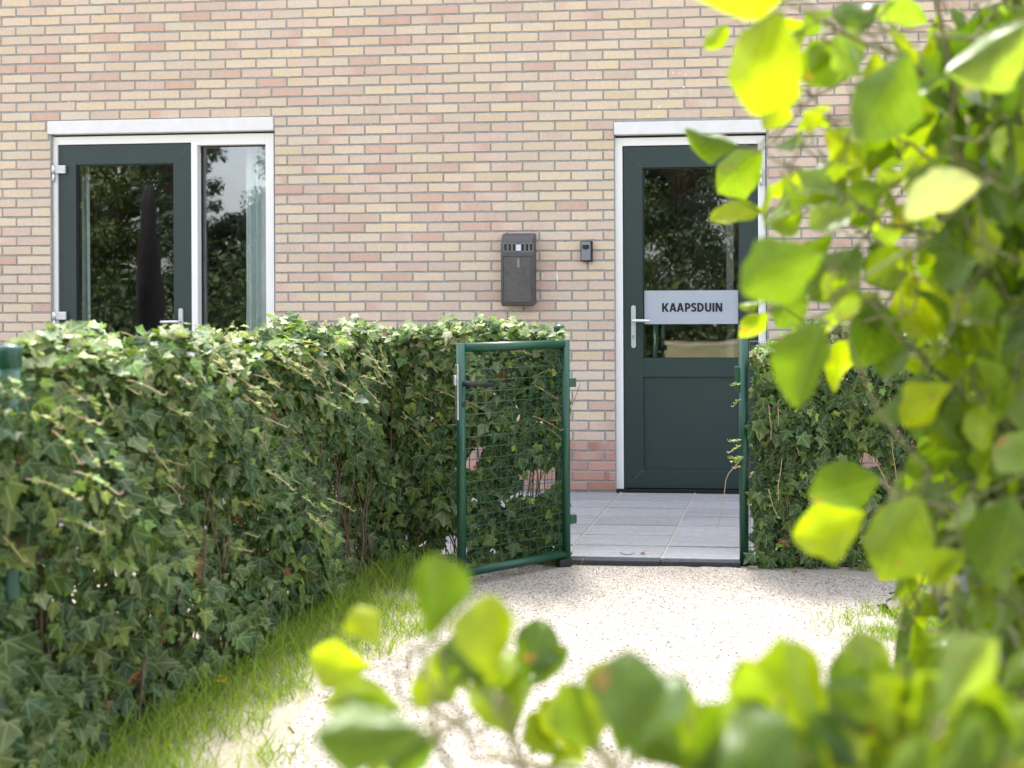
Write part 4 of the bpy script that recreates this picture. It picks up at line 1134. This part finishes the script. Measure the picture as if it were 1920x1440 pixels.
# distance to the gravel edge drives the thinning
ed_ = np.array(left_edge); 
def dist_edge(x, y):
    d = np.full(len(x), 9.0)
    for a, b2 in zip(ed_[:-1], ed_[1:]):
        ab = b2 - a; t = np.clip(((x - a[0]) * ab[0] + (y - a[1]) * ab[1]) / (ab @ ab), 0, 1)
        d = np.minimum(d, np.hypot(x - a[0] - t * ab[0], y - a[1] - t * ab[1]))
    return d
de = dist_edge(x, y)
keep = (~ing & (rng.random(N0) < np.clip(.10 + de * 3.2 + dens * 1.9, .02, 1))) | (ing & (de < .10) & (dens > .25) & (rng.random(N0) < .25))
grass("grass", "strip of bright green grass between the ivy hedge and gravel", np.stack([x[keep], y[keep]], 1), GC, .04, .115, .0030)
n1 = 900
y = rng.uniform(-4.6, -1.95, n1); x = -1.97 + np.abs(rng.normal(0, .07, n1))
grass("grass", "taller grass blades growing along the foot of the ivy hedge", np.stack([x, y], 1), GC, .09, .17)
c1 = G(1740, 1180, GZ); n2 = 6500
x = c1[0] + rng.normal(0, .17, n2); y = c1[1] + rng.normal(0, .17, n2)
dn = np.array([mnoise.noise(Vector((a * 6, b2 * 6, 4))) for a, b2 in zip(x, y)]); k = dn > -.12
grass("grass", "tuft of short grass at the gravel edge below the ivy bush", np.stack([x[k], y[k]], 1), GC, .03, .07, .003)
n3 = 9000
x = rng.uniform(.4, 2.6, n3); y = rng.uniform(-1.85, -.05, n3)
grass("grass", "green grass growing at the house wall behind the ivy bush", np.stack([x, y], 1), GC, .05, .12)
n4 = 5000
x = rng.uniform(.85, 2.6, n4); y = rng.uniform(-4.6, -1.95, n4); k = ~inpoly(x, y, gravel_poly)
grass("grass", "grass on the verge under the tall leafy shrub", np.stack([x[k], y[k]], 1), GC, .04, .09)

# loose stones on the gravel
ns = 9000
x = rng.uniform(-1.9, 1.4, ns); y = rng.uniform(-5.2, -1.93, ns); k = inpoly(x, y, gravel_poly); x, y = x[k], y[k]; ns = len(x)
so = np.array([(1, 0, 0), (-1, 0, 0), (0, 1, 0), (0, -1, 0), (0, 0, .7), (0, 0, -.7)], float); sT = np.array([(0, 2, 4), (2, 1, 4), (1, 3, 4), (3, 0, 4), (2, 0, 5), (1, 2, 5), (3, 1, 5), (0, 3, 5)])
az = rng.uniform(0, 6.28, ns); nrm = np.stack([rng.normal(0, .3, ns), rng.normal(0, .3, ns), np.ones(ns)], 1); tip = np.stack([np.cos(az), np.sin(az), np.zeros(ns)], 1)
sc_ = np.array([(.62, .56, .48), (.50, .45, .38), (.20, .17, .15), (.70, .66, .6), (.12, .10, .09)])[rng.integers(0, 5, ns)]
me = scatter_mesh("gravel_stones", [(so, sT, so[:, :2])], np.zeros(ns, int), np.stack([x, y, np.full(ns, GZ + .001)], 1), nrm, tip, rng.uniform(.0018, .0048, ns), sc_)
def mat_stone():
    m, nt, b = new_mat("loose_stone"); a = N(nt, "ShaderNodeAttribute", attribute_name="tint"); L(nt, a.outputs[0], b.inputs["Base Color"]); b.inputs["Roughness"].default_value = .9; return m
o = link("gravel_stones", me, None, mat_stone()); tag(o, "loose pebbles and dark grit scattered over the gravel path", "gravel", kind="stuff")

# small yellow wildflower, fallen leaves, twig
fp = G(415, 1300, GZ); wf = empty("wildflower", (fp[0], fp[1], GZ), "small yellow wildflower in the grass below the ivy hedge", "flower")
MB().tube([(fp[0], fp[1], GZ - .004), (fp[0] + .004, fp[1], GZ + .03), (fp[0], fp[1] - .004, GZ + .052)], .0012, 5).build("stem", M_TWIG, wf)
r = random.Random(2)
for k in range(9):
    q = Vector((fp[0] + r.uniform(-.012, .012), fp[1] + r.uniform(-.01, .01), GZ + .042 + r.uniform(-.01, .018))); m = MB(); n = 6
    nv = Vector((r.uniform(-.5, .5), -1, r.uniform(0, 1))).normalized(); a = nv.orthogonal().normalized(); b2 = nv.cross(a)
    ring = [q + a * (math.cos(6.283 * i / n) * .006) + b2 * (math.sin(6.283 * i / n) * .005) + nv * (.002 * (i % 2)) for i in range(n)]
    m.add([q - nv * .001] + ring, [(0, i + 1, (i + 1) % n + 1) for i in range(n)]).build("petal", M_FLOWER, wf)
DEAD = [(.26, .13, .05), (.20, .10, .04), (.32, .20, .09)]
for px, py, what in [(978, 1062, "beside the gate foot"), (1003, 1058, "under the gate rail"), (940, 1072, "at the free corner of the gate"), (1203, 1037, "on the terrace tile edge"), (612, 1310, "on the gravel by the grass"), (1490, 1070, "below the ivy bush"), (640, 1250, "among thin grass at the gravel edge")]:
    zz = 0.004 if py < 1045 else GZ + .006
    q = G(px, py, zz); rt = empty("fallen_leaf", tuple(q), "dry brown fallen leaf lying " + what, "leaf")
    k = r.randrange(6); V, T, uv = IVY_T[k]; me = raw_mesh("blade", V * np.array([1, 1, 1.6]), T, np.tile(r.choice(DEAD), (len(V), 1)), uv); me.materials.append(M_IVY)
    s = r.uniform(.018, .034); o = bpy.data.objects.new("blade", me); col.objects.link(o); o.parent = rt; o.scale = (s, s, s); o.rotation_euler = (r.uniform(-.3, .3), r.uniform(-.3, .3), r.uniform(0, 6)); o.location = (0, 0, .006)
q0 = [G(x_, y_, .004) for x_, y_ in ((1163, 1036), (1170, 1039.5), (1180, 1040), (1190, 1036))]
tag(MB().tube(q0, .0016, 6).build("fallen_twig", M_STEM), "thin curved twig lying on the grey terrace tiles", "twig")

# ================================================================== FOREGROUND SHRUBS
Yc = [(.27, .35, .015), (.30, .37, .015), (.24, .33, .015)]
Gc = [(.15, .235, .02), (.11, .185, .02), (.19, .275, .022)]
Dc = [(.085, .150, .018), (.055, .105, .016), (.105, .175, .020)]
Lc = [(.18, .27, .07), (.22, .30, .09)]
Wc = [(.30, .33, .40)]  # white glare of glossy leaves, put into the leaf colour
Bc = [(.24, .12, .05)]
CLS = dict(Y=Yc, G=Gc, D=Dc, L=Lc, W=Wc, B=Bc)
# base pixel, tip pixel, class, face roll (0 = faces the camera)
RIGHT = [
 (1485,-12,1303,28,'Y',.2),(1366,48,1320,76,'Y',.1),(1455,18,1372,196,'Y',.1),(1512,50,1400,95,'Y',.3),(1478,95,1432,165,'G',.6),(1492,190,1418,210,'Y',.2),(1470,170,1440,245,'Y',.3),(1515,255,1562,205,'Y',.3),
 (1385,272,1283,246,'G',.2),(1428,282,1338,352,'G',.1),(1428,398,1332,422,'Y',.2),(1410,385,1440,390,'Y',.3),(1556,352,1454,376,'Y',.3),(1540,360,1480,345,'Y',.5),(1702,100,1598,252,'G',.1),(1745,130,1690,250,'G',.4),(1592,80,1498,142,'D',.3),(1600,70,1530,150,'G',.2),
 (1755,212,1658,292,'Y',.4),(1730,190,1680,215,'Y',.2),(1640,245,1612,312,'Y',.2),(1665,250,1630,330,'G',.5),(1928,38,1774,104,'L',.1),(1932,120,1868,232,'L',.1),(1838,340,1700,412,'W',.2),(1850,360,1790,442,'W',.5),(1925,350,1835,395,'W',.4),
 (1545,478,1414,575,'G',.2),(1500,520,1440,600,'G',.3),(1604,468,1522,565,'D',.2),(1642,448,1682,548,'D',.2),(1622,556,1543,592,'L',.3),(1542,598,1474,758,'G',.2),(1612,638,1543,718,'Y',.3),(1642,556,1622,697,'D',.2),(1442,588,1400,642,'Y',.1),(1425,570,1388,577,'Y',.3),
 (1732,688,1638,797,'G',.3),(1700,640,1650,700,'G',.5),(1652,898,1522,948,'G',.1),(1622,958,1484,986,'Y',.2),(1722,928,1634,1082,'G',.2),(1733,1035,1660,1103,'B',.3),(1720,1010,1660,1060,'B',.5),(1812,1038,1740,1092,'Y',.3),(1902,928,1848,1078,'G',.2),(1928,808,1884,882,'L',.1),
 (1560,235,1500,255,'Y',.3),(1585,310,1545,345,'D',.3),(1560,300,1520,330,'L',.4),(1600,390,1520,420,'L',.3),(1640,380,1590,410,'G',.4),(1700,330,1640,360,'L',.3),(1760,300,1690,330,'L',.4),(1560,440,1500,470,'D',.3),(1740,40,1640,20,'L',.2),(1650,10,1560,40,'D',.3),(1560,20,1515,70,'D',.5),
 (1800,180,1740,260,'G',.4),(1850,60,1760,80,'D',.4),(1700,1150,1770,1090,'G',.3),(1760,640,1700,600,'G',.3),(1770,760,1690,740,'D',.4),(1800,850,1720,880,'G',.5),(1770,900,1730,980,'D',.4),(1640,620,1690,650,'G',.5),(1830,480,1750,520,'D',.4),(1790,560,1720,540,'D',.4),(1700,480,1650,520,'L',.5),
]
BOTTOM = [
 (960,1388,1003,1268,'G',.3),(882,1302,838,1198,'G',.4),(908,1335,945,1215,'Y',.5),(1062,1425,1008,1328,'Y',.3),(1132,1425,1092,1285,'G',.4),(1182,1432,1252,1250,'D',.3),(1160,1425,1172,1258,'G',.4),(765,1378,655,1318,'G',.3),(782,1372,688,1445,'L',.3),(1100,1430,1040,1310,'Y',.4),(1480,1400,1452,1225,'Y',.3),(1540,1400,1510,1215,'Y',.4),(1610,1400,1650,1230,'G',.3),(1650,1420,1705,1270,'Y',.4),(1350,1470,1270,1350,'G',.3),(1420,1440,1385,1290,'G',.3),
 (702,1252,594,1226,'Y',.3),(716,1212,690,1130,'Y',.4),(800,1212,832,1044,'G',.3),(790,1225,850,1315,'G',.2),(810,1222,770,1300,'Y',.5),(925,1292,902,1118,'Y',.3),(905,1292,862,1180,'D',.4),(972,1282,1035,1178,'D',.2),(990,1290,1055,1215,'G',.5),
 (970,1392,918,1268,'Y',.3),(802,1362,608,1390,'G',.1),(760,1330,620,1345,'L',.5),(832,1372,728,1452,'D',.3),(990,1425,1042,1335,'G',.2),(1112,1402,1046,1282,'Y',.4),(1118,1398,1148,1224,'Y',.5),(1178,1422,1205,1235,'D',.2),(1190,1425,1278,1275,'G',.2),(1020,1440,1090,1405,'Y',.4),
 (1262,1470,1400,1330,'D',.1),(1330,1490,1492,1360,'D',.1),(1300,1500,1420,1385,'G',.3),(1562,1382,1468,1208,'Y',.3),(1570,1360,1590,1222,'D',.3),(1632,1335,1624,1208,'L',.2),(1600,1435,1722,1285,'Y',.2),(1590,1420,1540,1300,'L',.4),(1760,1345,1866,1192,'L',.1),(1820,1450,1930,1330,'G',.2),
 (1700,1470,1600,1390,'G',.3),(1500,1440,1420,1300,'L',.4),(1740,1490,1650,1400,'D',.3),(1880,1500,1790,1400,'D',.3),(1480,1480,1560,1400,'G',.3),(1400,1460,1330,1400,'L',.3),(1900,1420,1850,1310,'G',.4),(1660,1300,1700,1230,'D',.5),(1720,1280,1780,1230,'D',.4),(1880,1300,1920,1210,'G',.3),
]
def shrub(root, leaves, stems_px, seed, real=.082, near=.74, far=1.55, rollk=1.0, mul=1.0, kind='shrub', temps=None):
    r = random.Random(seed); nodes = []
    bm_ = MB()
    for pts, rad in stems_px:
        q = [Vector(AT(x_, y_, d_ * mul)) for x_, y_, d_ in pts]
        fine = []
        for a, b2 in zip(q, q[1:]):
            for k in range(6): fine.append(a.lerp(b2, k / 6) + Vector((r.uniform(-.004, .004),) * 3))
        fine.append(q[-1]); nodes += fine
        m = MB(); m.tube(fine, list(np.linspace(rad, rad * .35, len(fine))), 7); m.build("branch", M_TWIG, root)
    many = []; twm = MB(); leaves = sorted(leaves, key=lambda l: -math.hypot(l[2] - l[0], l[3] - l[1]) - (1000 if len(l) < 7 else 0) + (2000 if l[0] > 1990 or l[1] < -60 else 0))
    for li, lf_ in enumerate(leaves):
        bx, by, tx, ty, cl, roll = lf_[:6]
        lpx = math.hypot(tx - bx, ty - by)
        L_ = real * r.uniform(.85, 1.1) * (1 if lpx > 90 else .62 if lpx > 50 else .4)
        dep = min(far, max(near, FPX * L_ / lpx)) if len(lf_) < 7 else lf_[6]
        base = Vector(AT(bx, by, dep)); tipp = Vector(AT(tx, ty, dep + r.uniform(-.03, .03)))
        y_ = tipp - base; ln = y_.length
        toc = (Vector(_C) - base).normalized(); s = toc.cross(y_.normalized())
        ang = r.choice((-1, 1)) * (roll + r.uniform(0, .35)) * 1.3 * rollk
        nrm = toc * math.cos(ang) + s * math.sin(ang)
        if r.random() < .5: nrm = -nrm
        c = np.array(r.choice(CLS[cl]))
        if li < 300: leaf_object("leaf", root, kind, temps or SHRUB_T, r.randrange(6), base, nrm, y_, ln, c, M_SHRUB)
        else: many.append((r.randrange(6), base, nrm, y_, ln, c))
        # petiole and twig back to the nearest branch
        n0 = min(nodes, key=lambda p: (p - base).length + (0 if p.z < base.z + .02 else .05))
        mid = base.lerp(n0, .5) + Vector((0, 0, -.015)); b1_ = base - y_.normalized() * min(.03, .35 * ln)
        pts = [n0, n0.lerp(mid, .6), mid, mid.lerp(b1_, .6), b1_, base + y_ * .03]
        twm.tube(pts, [.0024, .0022, .002, .0017, .0013, .0010], 5)
        if (n0 - base).length > .06: nodes += [mid, b1_]
    o = twm.build("twigs", M_TWIG, root); o["kind"] = "stuff"
    if many:
        me = scatter_mesh("foliage", temps or SHRUB_T, np.array([m_[0] for m_ in many]), np.array([list(m_[1]) for m_ in many]), np.array([list(m_[2]) for m_ in many]), np.array([list(m_[3]) for m_ in many]), np.array([m_[4] for m_ in many]), np.array([m_[5] for m_ in many]))
        o = link("foliage", me, root, M_SHRUB); o["kind"] = "stuff"
def stem_base(px, d, y=1440):
    p = AT(px, y, d); return p
rs = empty("tall_shrub", (0.85, -5.2, GZ), "tall leafy shrub with large backlit leaves hanging before the brick wall", "shrub")
filler = []
r = random.Random(21)
for i in range(640):
    px = 1975 - abs(r.gauss(0, 120)); py = r.uniform(-30, 1420)
    if py < 250: px += 40
    if px < 1640 + (60 if py < 600 else 0) or px > 1990: continue
    a = r.uniform(.9, 2.3) + (math.pi if r.random() < .15 else 0); ln = r.uniform(60, 135)
    filler.append((px, py, px - math.cos(a) * ln, py + math.sin(a) * ln, r.choice('GYDGGLDGYDLW' if r.random() < .6 else 'DDGGDL'), r.uniform(0, .9), r.uniform(1.55, 2.3)))
for i in range(75):
    px = r.uniform(1470, 1780); py = r.uniform(40, 660)
    if px < 1600 and 400 < py < 470: continue
    a = r.uniform(.3, 2.6); ln = r.uniform(45, 105)
    filler.append((px, py, px - math.cos(a) * ln, py + math.sin(a) * ln, r.choice('GYLGYYGD'), r.uniform(0, .9), r.uniform(1.6, 2.1)))
for i in range(420):          # the shrub goes on outside the picture
    px = r.uniform(1900, 2330); py = r.uniform(-420, 1700)
    if px < 2000 and py > -60: continue
    a = r.uniform(.3, 2.6); ln = r.uniform(60, 130)
    filler.append((px, py, px - math.cos(a) * ln, py + math.sin(a) * ln, r.choice('GLDGDDD'), r.uniform(0, .9), r.uniform(1.55, 2.3)))
RST = [([(2120, 2700, 1.45), (2120, 1500, 1.42), (2130, 700, 1.4), (2100, -300, 1.4)], .011), ([(1990, 2700, 1.35), (1905, 1500, 1.33), (1880, 1150, 1.3), (1850, 820, 1.3), (1835, 500, 1.28), (1790, 200, 1.25), (1740, -60, 1.2)], .011),
       ([(2010, 2700, 1.5), (1960, 1500, 1.48), (1930, 900, 1.45), (1905, 400, 1.42), (1885, -40, 1.4)], .011),
       ([(1850, 820, 1.3), (1780, 720, 1.25), (1700, 640, 1.2), (1630, 570, 1.18), (1545, 478, 1.15)], .005),
       ([(1835, 500, 1.28), (1760, 440, 1.26), (1660, 420, 1.22), (1560, 350, 1.2), (1440, 290, 1.2)], .005),
       ([(1790, 200, 1.25), (1700, 110, 1.2), (1600, 70, 1.18), (1500, 20, 1.15), (1440, -10, 1.15)], .0045),
       ([(1880, 1150, 1.3), (1820, 1020, 1.25), (1740, 940, 1.2), (1650, 900, 1.18)], .005),
       ([(1835, 500, 1.28), (1760, 300, 1.24), (1650, 240, 1.2), (1500, 200, 1.2)], .004)]
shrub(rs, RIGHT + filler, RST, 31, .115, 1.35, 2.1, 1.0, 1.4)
bs = empty("low_shrub", (.2, -6.2, GZ), "low shrub with upright fresh yellow-green leaves over the gravel path", "shrub")
BST = [([(1000, 2900, .95), (1010, 1700, .95), (985, 1480, .93), (930, 1300, .92)], .006), ([(1000, 2900, .97), (900, 1600, .97), (830, 1400, .95), (800, 1230, .95)], .005),
       ([(1200, 2900, .9), (1180, 1600, .9), (1140, 1420, .9), (1120, 1390, .9)], .006), ([(1500, 2900, .95), (1560, 1650, .93), (1590, 1450, .92), (1600, 1340, .92)], .007),
       ([(1400, 2900, .85), (1380, 1700, .85), (1320, 1500, .85)], .006), ([(1800, 2900, .9), (1790, 1650, .9), (1780, 1450, .9), (1770, 1340, .9)], .006)]
r = random.Random(41)
bfill = []
for i in range(70):
    px = r.uniform(1290, 1960); py = r.uniform(1375, 1540); a = r.uniform(.7, 2.3); ln = r.uniform(120, 190)
    bfill.append((px, py, px + math.cos(a) * ln, py - math.sin(a) * ln * .8, r.choice('GGYLDYG'), r.uniform(0, .6), r.uniform(.85, 1.05)))
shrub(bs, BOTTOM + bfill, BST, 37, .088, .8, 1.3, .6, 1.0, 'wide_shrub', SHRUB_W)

# ================================================================== TREES BEHIND THE CAMERA (mirrored in the glass)
quad = (np.array([(-.5, 0, 0), (.5, 0, 0), (.45, .6, .1), (-.45, .6, .1), (0, 1, .05)], float), np.array([(0, 1, 2), (0, 2, 3), (3, 2, 4)]), np.array([(0, 0), (1, 0), (1, .6), (0, .6), (.5, 1)], float))
def tree(x, y, h, rad, cols, lbl, seed, low=0.12, n=20000, conic=False):
    r = random.Random(seed); rg = np.random.default_rng(seed)
    root = empty("tree", (x, y, GZ), lbl, "tree", "trees beyond the lawn behind the viewer")
    m = MB(); top = Vector((x + r.uniform(-.3, .3), y, h * .92)); tr = [Vector((x, y, GZ - .1)).lerp(top, k / 8) + Vector((r.uniform(-.08, .08), r.uniform(-.08, .08), 0)) * (k > 0) for k in range(9)]
    m.tube(tr, list(np.linspace(.22, .03, 9)), 8)
    cl = []
    for k in range(80):
        t = low + (1 - low) * r.random(); zz = h * t
        w = rad * ((1 - t) ** .8 * 1.2 + .08 if conic else math.sin(math.pi * min(1, (t - low * .7) / (1.05 - low * .7))) ** .6)
        a = r.uniform(0, 6.283); rr = w * math.sqrt(r.random()); c = Vector((x + math.cos(a) * rr, y + math.sin(a) * rr, zz)); cl.append((c, r.uniform(.45, .95) * (rad / 2.4)))
        s = tr[min(8, max(1, int(t * 8 * .85)))]; m.tube([s, s.lerp(c, .5) + Vector((0, 0, .15)), c], [.05, .03, .012], 5, False)
    m.build("trunk", M_BARK, root)
    ci = rg.integers(0, len(cl), n); cen = np.array([list(cl[i][0]) for i in ci]); cr = np.array([cl[i][1] for i in ci])
    v = rg.normal(0, 1, (n, 3)); v /= np.linalg.norm(v, axis=1, keepdims=True); P = cen + v * (cr * rg.random(n) ** .5)[:, None] * np.array([1, 1, .75])
    P[:, 2] = np.maximum(P[:, 2], .05)
    me = scatter_mesh("crown", [quad], np.zeros(n, int), P, v + rg.normal(0, .25, (n, 3)) + np.array([0, .3, .6]), rg.normal(0, 1, (n, 3)), rg.uniform(.06, .11, n), np.array(cols)[rg.integers(0, len(cols), n)] * rg.uniform(.8, 1.15, (n, 1)))
    link("crown", me, root, M_TREELEAF)
TG = [(.10, .15, .035), (.075, .125, .03), (.14, .18, .05)]
TD = [(.03, .06, .025), (.04, .075, .03), (.05, .08, .03)]
LC = "tall dark tree in the rear row mirrored in the door glass"; LB = "broad green tree in the row mirrored in the door glass"; LD = "dark conifer in the row mirrored in the door glass"
def XR(px, Y): return WX(px, 0.05, 400) * (DIST - Y) / DIST          # where the glass at pixel column px looks to
ROW = [(-42, -33, 10.5, 3.6, TG, LB, 0), (-36.5, -32, 10, 3.4, TD, LD, 1), (-31.5, -31, 11.5, 3.5, TG, LB, 0), (XR(180, -30), -30, 11, 3.3, TG, LB, 0), (XR(225, -30), -30, 11.5, 2.6, TG, LB, 0), (XR(338, -29), -29, 10.5, 1.3, TD, LB, 0),
       (XR(415, -31), -31, 4.2, 2.0, TD, LB, 0), (XR(465, -33), -33, 4.9, 1.5, TD, LB, 0), (XR(560, -30), -30, 7.4, 1.9, TD, LB, 0), (XR(640, -30), -30, 8.5, 2.6, TG, LB, 0), (XR(720, -31), -31, 9.5, 2.8, TG, LB, 0)]
ROW += [(-9.8, -31, 10.5, 3.0, TD, LD, 1), (-6.6, -29.2, 10.0, 2.8, TG, LB, 0), (-3.8, -30, 11, 3.0, TD, LB, 0), (-0.8, -29.4, 10, 2.8, TG, LB, 0), (3.0, -31, 10.5, 3.0, TD, LD, 1), (7, -30, 9.5, 3.0, TG, LB, 0), (12, -32, 10.5, 3.3, TG, LB, 0), (18, -33, 10, 3.4, TD, LB, 0)]
ROW += [(-36 + 4.2 * k, -37 - (k % 3), (11, 10, 12)[k % 3], 3.4, TD, LC, 0) for k in range(13) if not (XR(385, -38) - 3.6 < -36 + 4.2 * k < XR(500, -38) + 3.6)]
for i, (x_, y_, h_, rd, c_, lb_, con) in enumerate(ROW):
    tree(x_, y_, h_, rd, c_, lb_, 100 + i, conic=bool(con))
uh = []
for i in range(26):        # undergrowth under the trees
    pass
nu = 70000
x = rng.uniform(-38, 22, nu); zz = np.abs(rng.normal(0, 1.3, nu)); P = np.stack([x, -27.6 - rng.random(nu) * 2 + .3 * np.sin(x), np.minimum(zz, 3.4) + .02], 1)
me = scatter_mesh("undergrowth", [quad], np.zeros(nu, int), P, rng.normal(0, 1, (nu, 3)) + np.array([0, .8, .6]), rng.normal(0, 1, (nu, 3)), rng.uniform(.07, .15, nu), np.array(TD + TG)[rng.integers(0, 6, nu)] * rng.uniform(.6, 1.2, (nu, 1)))
o = link("undergrowth", me, None, M_TREELEAF); tag(o, "dense green undergrowth below the mirrored tree row", "undergrowth", kind="stuff")
print("objects", len(bpy.data.objects))
